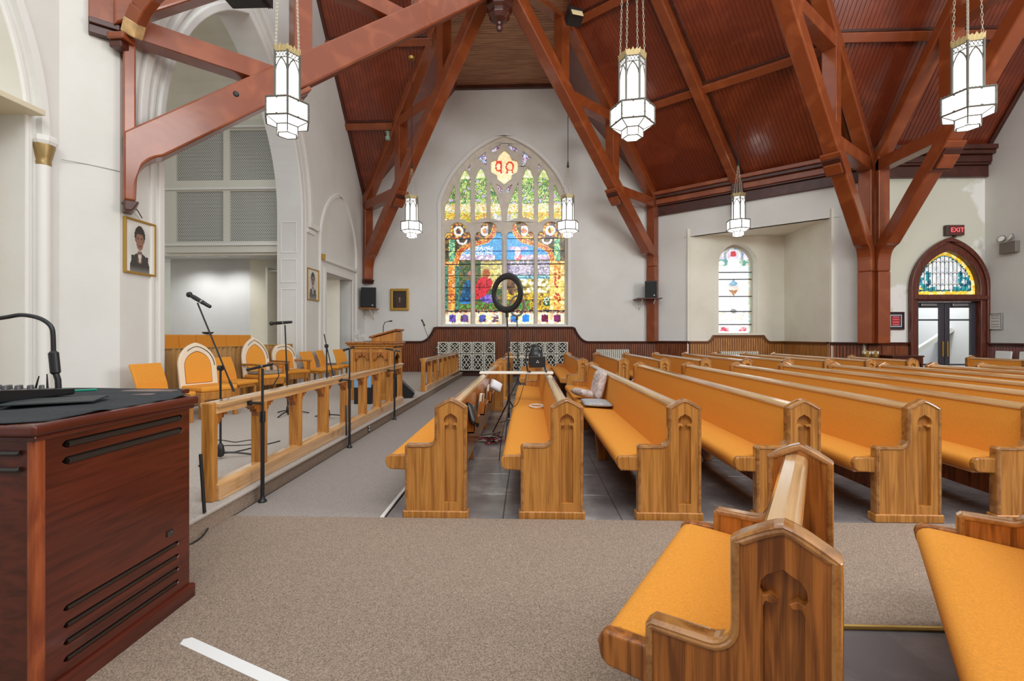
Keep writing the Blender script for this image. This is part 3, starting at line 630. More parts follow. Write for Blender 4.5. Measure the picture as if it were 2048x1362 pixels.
def paint_main(u, v):
    du = abs(u-UC)
    if v < 372 and inpoly(u, v, QUAT):
        for cu, kind in ((998, 'a'), (1019, 'o')):
            x, y = u-cu, v-331
            if kind == 'a':
                if (abs(x-4) < 1.5 and -13 < y < 12) or (abs(math.hypot((x+1), (y+2)*.8)-6.5) < 1.5 and x < 3.5) or (abs(y+12) < 1.3 and -6 < x < 5): return jit((214, 70, 52))
            elif (abs(math.hypot(x, (y+2)*.8)-7) < 1.6 and y < 6) or (6 <= y < 11 and abs(abs(x)-5.5) < 1.5) or (abs(y-11) < 1.3 and 4 < abs(x) < 9): return jit((214, 70, 52))
        return jit(pick((248, 232, 186), (244, 222, 168), (250, 238, 204)), .05)
    if v < 443:
        if v < 335 or (du < 16 and 362 < v < 388): return jit(pick((150, 185, 222), (196, 206, 232), (120, 70, 100), (226, 190, 208), (92, 140, 190), (236, 232, 240)))
        if v < 352: return jit(pick((232, 236, 196), (214, 226, 160), (188, 210, 130), (240, 240, 214)))
        if v < 404:
            g = pick((198, 214, 130), (152, 190, 84), (98, 148, 70), (226, 232, 180), (118, 168, 76), (70, 116, 84), (166, 150, 90), (190, 184, 216))
            return jit(g)
        if v < 421 and RN.random() < .6: return jit(pick((242, 236, 224), (228, 234, 226), (236, 226, 190), (196, 214, 186)))
        if du < 26 and v > 425 and RN.random() < .5: return jit(pick((110, 160, 216), (196, 214, 232)))
        return jit(pick((236, 186, 62), (220, 156, 44), (186, 196, 70), (244, 218, 122), (160, 178, 62), (206, 122, 44), (242, 232, 190)))
    if v < 521:
        b = band_d(u, v)
        if b < 5.2: return jit((242, 196, 92)) if RN.random() < .2 or b > 4.2 else jit(pick((186, 88, 36), (168, 72, 30), (206, 112, 44)))
        if under_band(u, v):
            # angel
            if el(u, v, 1035, 500, 6, 9) : return jit(pick((240, 226, 228), (232, 206, 214)))
            if el(u, v, 1038, 516, 9, 9): return jit(pick((226, 170, 180), (240, 232, 232), (214, 96, 112)))
            if el(u, v, 1026, 494, 8, 4) or el(u, v, 1048, 494, 8, 4): return jit(pick((176, 150, 190), (206, 186, 214)))
            if v > 508 and du > 20: return jit(pick((236, 232, 232), (196, 176, 206), (164, 150, 196), (220, 214, 226))) if u < UC or RN.random() < .8 else jit((206, 186, 190))
            if 490 < v < 508 and u < 985 and RN.random() < .55: return jit(pick((242, 240, 240), (206, 224, 240)))
            return jit(pick((62, 160, 220), (40, 140, 206), (84, 178, 228), (52, 150, 214)))
        if 34 < du and v < 476:
            c1 = math.hypot(du-39, v-459); c2 = math.hypot(du-93, v-459)
            if abs(c1-8) < 2.2 or abs(c2-8) < 2.2: return jit((236, 232, 226))
            if c1 < 6: return jit(pick((226, 150, 60), (196, 96, 52), (150, 160, 190)))
            return jit(pick((216, 170, 50), (90, 70, 60), (60, 66, 80), (186, 100, 50), (226, 196, 90)))
        if 101 < du < 113 and v > 476: return jit(pick((126, 196, 150), (70, 140, 110), (186, 220, 160)))
        if abs(math.hypot(du-86, v-476)-9) < 2: return jit((226, 220, 222))
        return jit(pick((60, 48, 32), (92, 74, 40), (50, 60, 44), (130, 100, 50)))
    if v < 529:
        if du > 92: return jit(pick((236, 166, 62), (246, 210, 130), (206, 120, 48)))
    if v < 619:
        if du > 92:
            if 101 < du < 114:
                if v < 538 or v > 606: return jit(pick((240, 196, 96), (214, 140, 60)))
                return jit(pick((206, 112, 40), (236, 170, 70), (182, 84, 40), (240, 206, 150))) if u < UC else jit(pick((182, 62, 32), (240, 214, 110), (246, 226, 140), (200, 80, 40)))
            return jit(pick((60, 120, 100), (92, 150, 122), (50, 90, 84))) if u < UC else jit(pick((236, 222, 130), (220, 190, 90), (244, 236, 190)))
        if u < UC:
            if el(u, v, 938, 545, 4, 5): return jit((196, 130, 110))
            if el(u, v, 934, 580, 9, 22) or inpoly(u, v, [(930, 560), (941, 560), (946, 604), (916, 604)]): return jit(pick((24, 84, 124), (18, 60, 96), (36, 110, 160)))
            if el(u, v, 928, 600, 14, 7): return jit(pick((60, 140, 210), (40, 110, 190)))
            if el(u, v, 971, 545, 8, 9): return jit(pick((150, 78, 34), (176, 100, 46)))
            if el(u, v, 976, 549, 4, 6): return jit((226, 186, 140))
            if inpoly(u, v, [(955, 556), (975, 548), (985, 562), (982, 572), (970, 590), (950, 600), (949, 572)]): return jit(pick((186, 28, 44), (214, 44, 58), (150, 20, 38)))
            if el(u, v, 977, 596, 18, 9): return jit(pick((116, 92, 190), (150, 130, 206), (90, 70, 160)))
            if v > 603: return jit(pick((70, 130, 50), (130, 84, 34), (46, 90, 50), (100, 160, 70)))
            if u > 960 and v < 575: return jit(pick((214, 196, 96), (226, 222, 160), (166, 150, 70), (190, 180, 120)))
            return jit(pick((62, 96, 46), (40, 70, 44), (100, 120, 50), (70, 84, 96), (134, 110, 56)))
        if el(u, v, 1022, 572, 8, 17): return jit(pick((70, 48, 36), (96, 64, 40), (120, 84, 50)))
        if v < 556:
            if u < 1020: return jit(pick((110, 92, 150), (84, 74, 96), (140, 130, 150), (160, 150, 100)))
            if v > 549: return jit(pick((96, 190, 206), (60, 120, 150), (150, 206, 206)))
            return jit(pick((206, 196, 214), (164, 160, 190), (120, 124, 150), (226, 216, 220), (146, 140, 156)))
        if v < 585: return jit(pick((236, 232, 214), (244, 240, 232), (206, 196, 110), (170, 160, 70), (130, 110, 60))) if u > 1040 else jit(pick((100, 100, 50), (150, 120, 60), (80, 70, 44), (196, 180, 110)))
        if v > 600 and u < 1060: return jit(pick((60, 130, 70), (96, 160, 80), (110, 80, 34), (140, 100, 40)))
        if el(u, v, 1095, 602, 9, 10): return jit(pick((46, 84, 50), (214, 226, 206), (70, 110, 60)))
        return jit(pick((222, 196, 44), (190, 150, 40), (150, 110, 36), (236, 214, 80), (120, 90, 34)))
    if v < 625: return jit(pick((150, 70, 60), (226, 196, 150), (60, 50, 60)))
    for cu, cs in ((903, ((90, 100, 200), (120, 80, 180), (60, 60, 120))), (927, ((110, 80, 150), (80, 60, 110))), (964, ((80, 90, 170), (60, 60, 110))), (989, ((110, 80, 90), (230, 220, 210), (84, 70, 84))), (1028, ((70, 150, 220), (60, 100, 170))), (1052, ((40, 130, 226), (60, 150, 236))), (1090, ((120, 30, 66), (90, 30, 50))), (1115, ((130, 40, 100), (100, 34, 84)))):
        if abs(u-cu) < 7 and v > 628+abs(u-cu)*.35 and v < 644: return jit(pick(*cs))
    return jit(pick((236, 236, 220), (226, 232, 224), (240, 224, 140), (214, 230, 232), (236, 190, 150)), .06)
def mosaic(name, poly_uv, to3, paint, cell, mat, parent, margin=1.6, lead=.0):
    us = [p[0] for p in poly_uv]; vs_ = [p[1] for p in poly_uv]; mb = MB()
    u0, u1, v0, v1 = min(us)-margin, max(us)+margin, min(vs_)-margin, max(vs_)+margin
    nu = max(1, round((u1-u0)/cell)); nv = max(1, round((v1-v0)/cell)); g = {}
    for i in range(nu+1):
        for j in range(nv+1):
            a = u0+(u1-u0)*i/nu; b = v0+(v1-v0)*j/nv
            if 0 < i < nu: a += RN.uniform(-.3, .3)*cell
            if 0 < j < nv: b += RN.uniform(-.3, .3)*cell
            g[i, j] = (a, b)
    for i in range(nu):
        for j in range(nv):
            q = [g[i, j], g[i+1, j], g[i+1, j+1], g[i, j+1]]; cu = sum(p[0] for p in q)/4; cv_ = sum(p[1] for p in q)/4
            if not (inpoly(cu, cv_, poly_uv) or pdist(cu, cv_, poly_uv) < margin): continue
            PUV[:] = [cu*(1 if cell > .5 else 40), cv_*(1 if cell > .5 else 40)]
            mb.add([to3(a, b) for a, b in q], [(0, 3, 2, 1)], [paint(cu, cv_)])
    return mb.build(name, mat, parent, fixn=False)
win = struct('window_1')
def W3(d): return lambda u, v: Vector((wx(u), YB+d, wz(v)))
def lanc(u0, u1):
    c = (u0+u1)/2; w = (u1-u0)/2
    R = [(1, 650), (1, 476), (.99, 468), (.86, 463), (.68, 462.5), (.56, 465), (.60, 458), (.56, 450), (.36, 445), (.12, 443), (0, 442.5)]
    return [(c+x*w, v) for x, v in R]+[(c-x*w, v) for x, v in R[::-1][1:]]
LU = [(888.6, 940.4), (949.2, 1003.6), (1013.2, 1067.4), (1075.6, 1130)]
LH = [lanc(a, b) for a, b in LU]
r1 = lambda pts: [(860+x*.1468, 260+y*.1468) for x, y in pts]
ua = r1([(400, 1195), (400, 640), (425, 590), (440, 545), (470, 515), (500, 545), (520, 590), (548, 640), (548, 1250), (500, 1235), (455, 1205)])
ub = r1([(606, 1225), (606, 640), (632, 590), (650, 535), (686, 488), (722, 535), (740, 590), (766, 640), (766, 1180), (700, 1190), (650, 1210)])
uo = r1([(192, 1215), (192, 1010), (238, 930), (290, 800), (318, 740), (334, 760), (334, 1195), (260, 1205)])
ui = r1([(820, 1195), (820, 700), (860, 790), (905, 880), (945, 990), (968, 1090), (975, 1235), (930, 1220), (870, 1195)])
s1 = r1([(825, 290), (840, 235), (960, 172), (950, 215), (905, 262)]); s2 = r1([(640, 365), (755, 275), (765, 330), (762, 480), (720, 430), (690, 380)])
s3 = r1([(900, 722), (950, 752), (985, 800), (972, 860), (940, 810)]); s4 = r1([(505, 500), (545, 445), (545, 545)])
upl = [ua, ub, uo, ui, s1, s2, s3, s4]
uph = upl+[[(2*UC-u, v) for u, v in p[::-1]] for p in upl]+[QUAT]
toW = lambda P: [(wx(u), wz(v)) for u, v in P]
MB().plate(archpts(.02), [toW(h) for h in LH+uph], XZ, YB+.10, YB+.30).build('tracery', M['stone'], win, bevel=.012, seg=1)
for c_ in [944.8, 1008.4, 1071.5]:
    MB().box(wx(c_)-.045, wx(c_)+.045, YB+.04, YB+.12, wz(650), wz(478)).build('mullion', M['stone'], win, bevel=.02)
MB().box(wx(884), wx(1133), YB-.02, YB+.2, wz(654), wz(648)).build('sill', M['white'], win, bevel=.02)
rows = [651, 621.5, 599, 573, 549, 526.5, 500, 475]
for (a, b), h in zip(LU, LH):
    for i in range(len(rows)-1):
        sec = [(a, rows[i]), (b, rows[i]), (b, rows[i+1]), (a, rows[i+1])]
        mosaic('stained_glass_pane', sec, W3(.22), paint_main, 1.7, M['stained'], win, margin=0.0 if False else .9)
    head = [p for p in h if p[1] < 477]
    mosaic('stained_glass_pane', head, W3(.215), paint_main, 1.7, M['stained'], win)
    for v in rows[1:]:
        MB().beam(W3(.20)(a-1, v), W3(.20)(b+1, v), .02, .034 if v in (621.5, 526.5) else .018).build('saddle_bar', M['black'], win)
for h in uph: mosaic('stained_glass_pane', h, W3(.215), paint_main, 1.7, M['stained'], win)
MB().box(wx(884), wx(1133), YB+.34, YB+.36, wz(652), 8.4).build('storm_glazing', plain('pale_glazing', lin(214, 222, 226), .4), win)

# ---- alcove lancet window
win2 = struct('window_2')
def A3(d): return lambda u, v: pY(u, v, YA+d)
def paint_alc(u, v):
    if u > 1497: return jit(pick((150, 200, 190), (206, 226, 214), (196, 190, 150)), .08)
    if v < 520:
        if abs(u-1467) < 5 and 503 < v < 513: return jit((196, 40, 56))
        if abs(math.hypot((u-1467)*.9, v-512)-16) < 2.4: return jit(pick((110, 140, 180), (150, 170, 200), (180, 190, 150)))
        return jit(pick((206, 220, 240), (226, 222, 240), (236, 240, 246), (226, 206, 224)), .06)
    if v < 531 and abs(u-1467) > 12: return jit(pick((96, 160, 160), (180, 210, 180), (236, 240, 240)))
    x, y = abs(u-1467), v-575
    if x/14+abs(y)/17 < 1: return jit(pick((120, 170, 196), (96, 140, 176), (180, 206, 216))) if y < -2 else (jit(pick((240, 226, 216), (232, 200, 190))) if y < 5 else jit(pick((196, 140, 60), (150, 96, 50), (226, 180, 90))))
    if el(u, v, 1467, 622, 6, 4): return jit((130, 134, 140))
    if 624 < v < 642 and x < 24 and RN.random() < .25: return jit(pick((226, 206, 150), (206, 196, 206)))
    if v > 651 and 654 < v < 662 and 10 < x < 26: return jit(pick((196, 60, 84), (226, 150, 160), (240, 230, 236)))
    return jit(pick((240, 244, 246), (232, 240, 246), (244, 244, 240), (226, 236, 244)), .03)
AO = [(p.x, p.z) for p in [Vector((x, 0, z)) for x, z in AW]]
aw_in = gothic(6.83, .56, 1.50, 3.72, 4.34, 10)
MB().plate(gothic(6.83, .64, 1.45, 3.75, 4.44, 10), [aw_in], XZ, YA+.34, YA+.44).build('frame', M['stone'], win2, bevel=.01)
uvp = []
for x, z in aw_in:
    b_ = -x*_S+(YA+.38)*_C; a_ = x*_C+(YA+.38)*_S; uvp.append((1024+FPX*a_/b_, 672-FPX*(z-EYE)/b_))
vr = [669, 649, 623, 593, 559, 545, 470]
for i in range(6):
    sec = [p for p in ([(1425, vr[i]), (1515, vr[i]), (1515, vr[i+1]), (1425, vr[i+1])])]
    c = clip(clip(uvp, lambda p: vr[i]-p[1]), lambda p: p[1]-vr[i+1])
    if len(c) > 2: mosaic('stained_glass_pane', c, A3(.38), paint_alc, 2.0, M['stained'], win2, margin=.8)
    if i: MB().beam(Vector((6.23, YA+.35, A3(.38)(1470, vr[i]).z)), Vector((7.43, YA+.35, A3(.38)(1470, vr[i]).z)), .02, .03).build('saddle_bar', M['black'], win2)
MB().box(6.15, 7.5, YA+.46, YA+.48, 1.45, 4.45).build('storm_glazing', plain('pale_glazing2', lin(220, 228, 232), .4), win2)

# ---- arched door with stained transom
door = struct('door_1')
M['doorwood'] = wood('mahogany', lin(74, 34, 24), lin(108, 54, 40), (12, 12, 1.2), 1.5, .35)
of = gothic(DXC, DHW, 0, 2.6, 3.92, 14); inn = gothic(DXC, DHW-.2, 2.48, 2.62, 3.62, 14)
dopen = [(DXC-DHW+.19, 0.02), (DXC+DHW-.19, .02), (DXC+DHW-.19, 2.30), (DXC-DHW+.19, 2.30)]
MB().plate(of, [inn, dopen], XZ, CY-.10, CY+.18).build('arched_frame', M['doorwood'], door, bevel=.03)
arch_o = gothic(DXC, DHW+.03, 0, 2.6, 3.97, 14); arch_i = gothic(DXC, DHW-.07, 0, 2.6, 3.83, 14)
MB().prism(arch_o[1:]+[arch_o[0]]+(arch_i[1:]+[arch_i[0]])[::-1], XZ, CY-.15, CY-.06).build('architrave', M['doorwood'], door, bevel=.02)
MB().box(DXC-DHW+.05, DXC+DHW-.05, CY-.17, CY-.02, 2.34, 2.44).build('transom_rail', M['doorwood'], door, bevel=.02)
def paint_tr(x, z):
    d = pdist(x, z, inn); u = abs(x-DXC); h = z-2.48
    if d < .085: return jit(pick((240, 206, 70), (230, 184, 50), (244, 226, 150)))
    if d < .12: return jit(pick((46, 110, 110), (60, 130, 120), (34, 70, 80)))
    if h < .20 and u > .22: return jit(pick((40, 130, 140), (60, 150, 150), (230, 196, 80)))
    if (abs(math.hypot(u-.50, h-.34)-.11) < .045 and h < .45) or el(u, h, .42, .52, .07, .10): return jit(pick((30, 120, 140), (50, 140, 150), (24, 96, 120)))
    return jit(pick((206, 210, 212), (220, 222, 222), (196, 202, 206)), .05)
mosaic('transom_glass', inn, lambda a, b: Vector((a, CY+.06, b)), paint_tr, .042, attr_mat('transom_stained', .62), door, margin=.03)
lm = MB()
for i in range(-5, 6):
    x = DXC+i*.105
    zt = max([z for zz in range(250, 365, 2) for z in [zz/100] if inpoly(x, z, inn)] or [2.5])
    if zt > 2.65: lm.tube([(x, CY+.05, 2.60), (x, CY+.05, zt-.09)], .006, 5)
for k in range(3):
    for i in range(-5, 5):
        x = DXC+i*.105; z = 2.72+k*.3
        if inpoly(x+.05, z+.16, inn) and pdist(x+.05, z, inn) > .14: lm.tube([(x, CY+.05, z), (x+.0525, CY+.05, z+.06), (x+.105, CY+.05, z)], .005, 5)
lm.build('lead_lattice', M['black'], door)
def glassmat():
    m, nt, b = _new('clear_glass'); b.inputs['Transmission Weight'].default_value = 1; b.inputs['Roughness'].default_value = .02; b.inputs['IOR'].default_value = 1.05; b.inputs['Base Color'].default_value = (.95, .98, 1, 1)
    return m
M['glass'] = glassmat()
for sg in (-1, 1):
    x0, x1 = (DXC-.79, DXC-.01) if sg < 0 else (DXC+.01, DXC+.79)
    hs = [[(x0+.12, a), (x1-.12, a), (x1-.12, b), (x0+.12, b)] for a, b in ((.28, .62), (.66, 1.80), (1.84, 2.14))]
    lf = MB().plate([(x0, .02), (x1, .02), (x1, 2.29), (x0, 2.29)], hs, XZ, CY+.05, CY+.11).build('door_leaf', plain('dark_door_paint', lin(62, 58, 66), .4), door, bevel=.008)
    for h in hs: MB().box(h[0][0]-.01, h[1][0]+.01, CY+.075, CY+.085, h[0][1]-.01, h[2][1]+.01).build('pane', M['glass'], lf)
    hx = x1-.05 if sg < 0 else x0+.05
    MB().box(hx-.02, hx+.02, CY+.02, CY+.05, .85, 1.25).build('push_plate', M['brass'], lf, bevel=.005)
    MB().box(x0+.15, x0+.55, CY-.01, CY+.05, 2.18, 2.25).build('door_closer', M['steel'], lf, bevel=.01)
lob = struct('wall_vestibule')
MB().box(8.6, 13.4, 16.2, 16.3, 0, 4).build('vestibule_back', plain('pale_blue_plaster', lin(226, 230, 238), .7), lob)
MB().box(12.6, 12.7, 13.1, 16.2, 0, 4).build('vestibule_side', plain('pale_plaster', lin(230, 230, 230), .7), lob)
MB().beam((11.2, 15.4, .2), (12.7, 14.6, 1.6), .5, .12).build('stair_string', M['white'], lob)
MB().box(9.3, 10.3, 16.12, 16.2, 1.7, 2.5).build('notice_board', plain('grey_board', lin(150, 156, 176), .6), lob)
MB().box(10.0, 10.3, 15.2, 15.5, 0, 2.4).build('vestibule_post', plain('grey_post', lin(120, 124, 140), .6), lob)

vl = bpy.data.lights.new('vestibule_fill', 'POINT'); vl.energy = 160; vl.shadow_soft_size = .3  # added out-of-sight fill that brightens the door panes
vo = bpy.data.objects.new('vestibule_fill', vl); COL.objects.link(vo); vo.location = (11.0, 14.6, 3.7)
# ---- radiators
M['cast'] = plain('cream_cast_iron', lin(222, 220, 206), .5)
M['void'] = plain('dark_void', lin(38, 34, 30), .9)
def rad_panel(w, h):
    mb = MB(); b = .028; t = .03
    for x0, x1, z0, z1 in ((0, w, 0, b), (0, w, h-b, h), (0, b, b, h-b), (w-b, w, b, h-b)): mb.box(x0, x1, 0, t, z0, z1)
    cx, cz = w/2, h/2
    mb.beam((b, .012, b), (w-b, .012, h-b), .02, .026, (0, 1, 0)); mb.beam((w-b, .012, b), (b, .012, h-b), .02, .026, (0, 1, 0))
    for sx in (-1, 1):
        for sz in (-1, 1):
            for k in (.34, .67):
                # hatch from the diagonal out to the frame: vertical-side and horizontal-side strokes
                p = Vector((cx+sx*(cx-b)*k, .010, cz+sz*(cz-b)*k))
                mb.beam(p, Vector((cx+sx*(cx-b)*k*.0, .010, p.z+sz*(cz-b)*.36)) if abs(p.z+sz*(cz-b)*.36-cz) < cz-b else Vector((cx+sx*(cx-b)*k*.45, .010, cz+sz*(cz-b))), .016, .02, (0, 1, 0))
                mb.beam(p, Vector((cx+sx*(cx-b), .010, cz+sz*(cz-b)*max(0, k-.36))), .016, .02, (0, 1, 0))
    return mb
pt = rad_panel(.375, .39); pb = rad_panel(.375, .555); first_pan = {}
def deco_rad(label, x0, x1):
    r = thing('radiator', label, 'radiator', (x0, YB-.30, 0), 0, 'patterned radiators below the great window')
    n = 5; pw = (x1-x0)/n
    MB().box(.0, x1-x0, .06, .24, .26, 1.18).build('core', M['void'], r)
    for i in range(n):
        for k, mbx, z in ((0, pt, .80), (1, pb, .215)):
            if k not in first_pan: o = mbx.build('panel', M['cast'], r); first_pan[k] = o
            else: o = first_pan[k].copy(); COL.objects.link(o); o.parent = r
            o.location = (i*pw+.01, .02, z)
    for i in range(n+1): MB().box(max(0, i*pw-.012), min(x1-x0, i*pw+.012), .05, .22, .02, .24).build('foot', M['cast'], r) if i in (0, n) else None
    for z in (.35, 1.0): MB().tube([(-.05, .1, z), (.02, .1, z)], .02, 8).build('valve', M['cast'], r)
deco_rad('cream patterned radiator left of centre below the great window', wx(878), wx(992))
deco_rad('cream patterned radiator right of centre below the great window', wx(1021), wx(1135))
def fin_rad(label, p, rz, n, h):
    r = thing('radiator', label, 'radiator', p, rz)
    f0 = None
    for i in range(n):
        if f0 is None:
            f0 = MB().box(-.024, .024, -.09, .09, .1, h).build('fin', M['cast'], r, bevel=.02, seg=3); f0.location = (0, 0, 0)
        else: c = f0.copy(); COL.objects.link(c); c.location = (i*.066, 0, 0)
    MB().box(-.03, n*.066-.03, -.03, .03, .14, .2).build('header', M['cast'], r); MB().box(-.02, .02, -.06, .06, 0, .12).build('foot', M['cast'], r); MB().box((n-1)*.066-.02, (n-1)*.066+.02, -.06, .06, 0, .12).build('foot', M['cast'], r)
fin_rad('plain finned cream radiator under the wall right of the great window', (wx(1192), YB-.17, 0), 0, 17, .94)
fin_rad('plain finned cream radiator under the alcove window', (6.22, YA-.17, 0), 0, 18, .90)
# ================================================================ PEWS
def pew_profile():
    P = [(-.349, .055), (.12, .055), (.12, .852)]
    for k in range(1, 6): t = k/6; P.append((.12*(1-t)+.0, .852+.063*(1-(1-t)**1.28)))
    P.append((0, .915))
    for k in range(5, 0, -1): t = k/6; P.append((-.12*(1-t), .852+.063*(1-(1-t)**1.28)))
    P += [(-.12, .852), (-.12, .635)]
    for k in range(1, 6): a = math.radians(90*k/6); P.append((-.12-.062*(1-math.cos(a)), .625-.062*math.sin(a)))
    P += [(-.182, .563), (-.335, .563), (-.349, .550)]
    return P
TREF = [(.046, .125), (.046, .700), (.040, .716), (.020, .712), (.012, .722), (.030, .735), (.046, .728), (.053, .742), (.050, .765), (.036, .785), (.014, .796), (0, .806)]
TREF = [(-x, z) for x, z in TREF]+TREF[::-1][1:]
def pew_end_mesh(side):
    """end panel, outer face carved; outer face towards -y (side=-1) or +y (side=1)"""
    T = .065; f = (lambda a, b, c: Vector((a, c, b))) if side < 0 else (lambda a, b, c: Vector((a, -c, b)))
    mb = MB(); P = pew_profile()
    mb.plate(P, [TREF], f, 0, .032, back=False)         # carved skin
    mb.plate(P, [], f, .032, T)
    return mb
END = {}
M['oak_cap'] = wood('polished_oak_cap', lin(132, 82, 36), lin(178, 124, 66), (6, 6, 6), 1.6, .2, coat=1, bump=0)
def cap_mesh(side):
    P = pew_profile()[2:]; f = (lambda a, b, c: Vector((a, c, b))) if side < 0 else (lambda a, b, c: Vector((a, -c, b)))
    P = [(.12, .065), (.12, .78)]+P+[(-.349, .50), (-.349, .065)]; n = len(P); nr = []
    for i in range(n):
        a, b = P[max(i-1, 0)], P[min(i+1, n-1)]; dx, dy = b[0]-a[0], b[1]-a[1]; l = math.hypot(dx, dy) or 1
        nr.append((dy/l, -dx/l))
    sec = [(-.020, -.004), (-.012, -.006), (-.006, -.003), (-.001, -.004), (.003, .004), (.005, .014), (.005, .051), (.003, .061), (-.001, .068), (-.012, .070), (-.020, .068)]
    mb = MB(); m = len(sec); vs = [f(P[i][0]+nr[i][0]*o, P[i][1]+nr[i][1]*o, c) for i in range(n) for o, c in sec]
    mb.add(vs, [(i*m+k, i*m+(k+1) % m, (i+1)*m+(k+1) % m, (i+1)*m+k) for i in range(n-1) for k in range(m)]+[tuple(range(m)), tuple((n-1)*m+k for k in range(m))])
    return mb
def pew_part(root, key, make, mat, loc=(0, 0, 0), bevel=0, seg=2, name=None, smooth=False):
    if key not in END: o = make().build(name, mat, root, bevel=bevel, seg=seg, smooth=smooth); END[key] = o
    else: o = END[key].copy(); COL.objects.link(o); o.parent = root
    o.location = loc; return o
SEATP = [(-.46, .372), (-.485, .385), (-.500, .41), (-.502, .435), (-.494, .456), (-.476, .470), (-.452, .476), (-.36, .472), (-.20, .460), (-.06, .452), (-.06, .40), (-.30, .375)]
def pew(label, x, y, L, rz, group, end='oak', mids=2):
    """x,y = centre of the upright at the near outer face; pew runs along local +y"""
    r = thing('pew', label, 'pew', (x, y, 0), rz, group)
    em = M[end]
    for sd, yy in ((-1, 0), (1, L)):
        e = pew_part(r, ('end', sd, end), lambda: pew_end_mesh(sd), em, (0, yy, 0), .011, 3, 'end_panel')
        pew_part(e, ('plinth', sd, end), lambda: MB().box(-.366, .136, -.012 if sd < 0 else -.077, .077 if sd < 0 else .012, 0, .062), em, (0, 0, 0), .006, 1, 'plinth')
        pew_part(e, ('carve', sd, end), lambda: MB().prism([(a*.98, b) for a, b in TREF], (lambda a, b, c: Vector((a, c, b))) if sd < 0 else (lambda a, b, c: Vector((a, -c, b))), .0300, .0315), em, (0, 0, 0), 0, 1, 'carved_recess')
        pew_part(e, ('capm', sd, end), lambda: cap_mesh(sd), M['oak_cap'], (0, 0, 0), .005, 2, 'cap_moulding')
    k = round(L, 3)
    pew_part(r, ('cush', k), lambda: MB().prism(SEATP, XZ, .068, L-.068), M['fabric'], (0, 0, 0), .02, 3, 'seat_cushion', smooth=50)
    pew_part(r, ('base', k), lambda: MB().box(-.47, -.05, .07, L-.07, .355, .387), M['oak_long'], (0, 0, 0), .004, 1, 'seat_board')
    for sd, y0, y1 in ((-1, .012, .06), (1, L-.06, L-.012)):
        pew_part(r, ('scap', k, sd), lambda: MB().prism([(-.34, .365), (-.47, .372), (-.500, .395), (-.508, .44), (-.50, .468), (-.48, .480), (-.34, .480)], XZ, y0, y1), M['oak_red'] if end == 'oak_red' else M['oak'], (0, 0, 0), .012, 3, 'seat_end')
    pew_part(r, ('back', k), lambda: MB().prism([(-.105, .44), (-.06, .44), (-.012, .83), (-.055, .83), (-.075, .70)], XZ, .068, L-.068), M['fabric'], (0, 0, 0), .012, 2, 'back_cushion')
    pew_part(r, ('bpan', k), lambda: MB().prism([(-.06, .10), (-.035, .10), (.018, .845), (-.012, .845)], XZ, .066, L-.066), M['oak_red'], (0, 0, 0), .004, 1, 'back_panel')
    pew_part(r, ('rail', k), lambda: MB().prism([(-.064, .826), (.030, .826), (.036, .845), (.026, .868), (-.01, .878), (-.05, .868), (-.066, .846)], XZ, .060, L-.060), M['oak_long'], (0, 0, 0), .01, 3, 'top_rail')
    for i in range(mids):
        yy = L*(i+1)/(mids+1)
        pew_part(r, ('leg',), lambda: MB().prism([(-.40, 0), (-.30, 0), (-.22, .26), (-.10, 0), (-.02, 0), (-.06, .36), (-.44, .36), (-.42, .2)], XZ, -.022, .022), M['oak_red'], (0, yy, 0), .006, 1, 'support_leg')
    return r
ORD = ['first', 'second', 'third', 'fourth', 'fifth', 'sixth', 'seventh', 'eighth', 'ninth', 'tenth', 'eleventh', 'twelfth', 'thirteenth', 'fourteenth']
PX0 = -.595; DP = .8875
for i in range(12):
    pew('orange upholstered oak pew in the front block, %s row from the altar rail' % ORD[i], PX0+DP*i, 3.565+.012*i, 5.22, 0, 'pews of the front block', mids=2)
for i in range(13):
    if i in (11,): continue
    L = 4.05 if i < 10 else (3.7 if i == 10 else 1.9)
    if i > 9: L = 1.95
    y0 = 10.22+.02*i
    px = PX0+DP*i
    if i == 12: px, y0, L = 10.9, 10.6, 1.4
    pew('orange upholstered oak pew in the back block, %s row from the altar rail' % ORD[i], px, y0, L, 0, 'pews of the back block', mids=1 if i < 10 else 0)
dN1 = Vector((1.218-.641, 2.154-1.206, 0)); L1 = dN1.length
pew('nearest orange upholstered oak pew set at an angle, short, its carved end facing the camera', .641, 1.206, L1, -math.atan2(dN1.x, dN1.y), 'angled pews by the camera', 'oak_red', 0)
a2 = math.atan2(.56, .828)
f2 = Vector((1.218+1.115, 2.154-.03, 0)); L2 = 2.6; n2 = f2-Vector((math.sin(a2), math.cos(a2), 0))*L2
pew('angled orange upholstered oak pew cut off by the right edge of the picture', n2.x, n2.y, L2, -a2, 'angled pews by the camera', 'oak_red', 1)

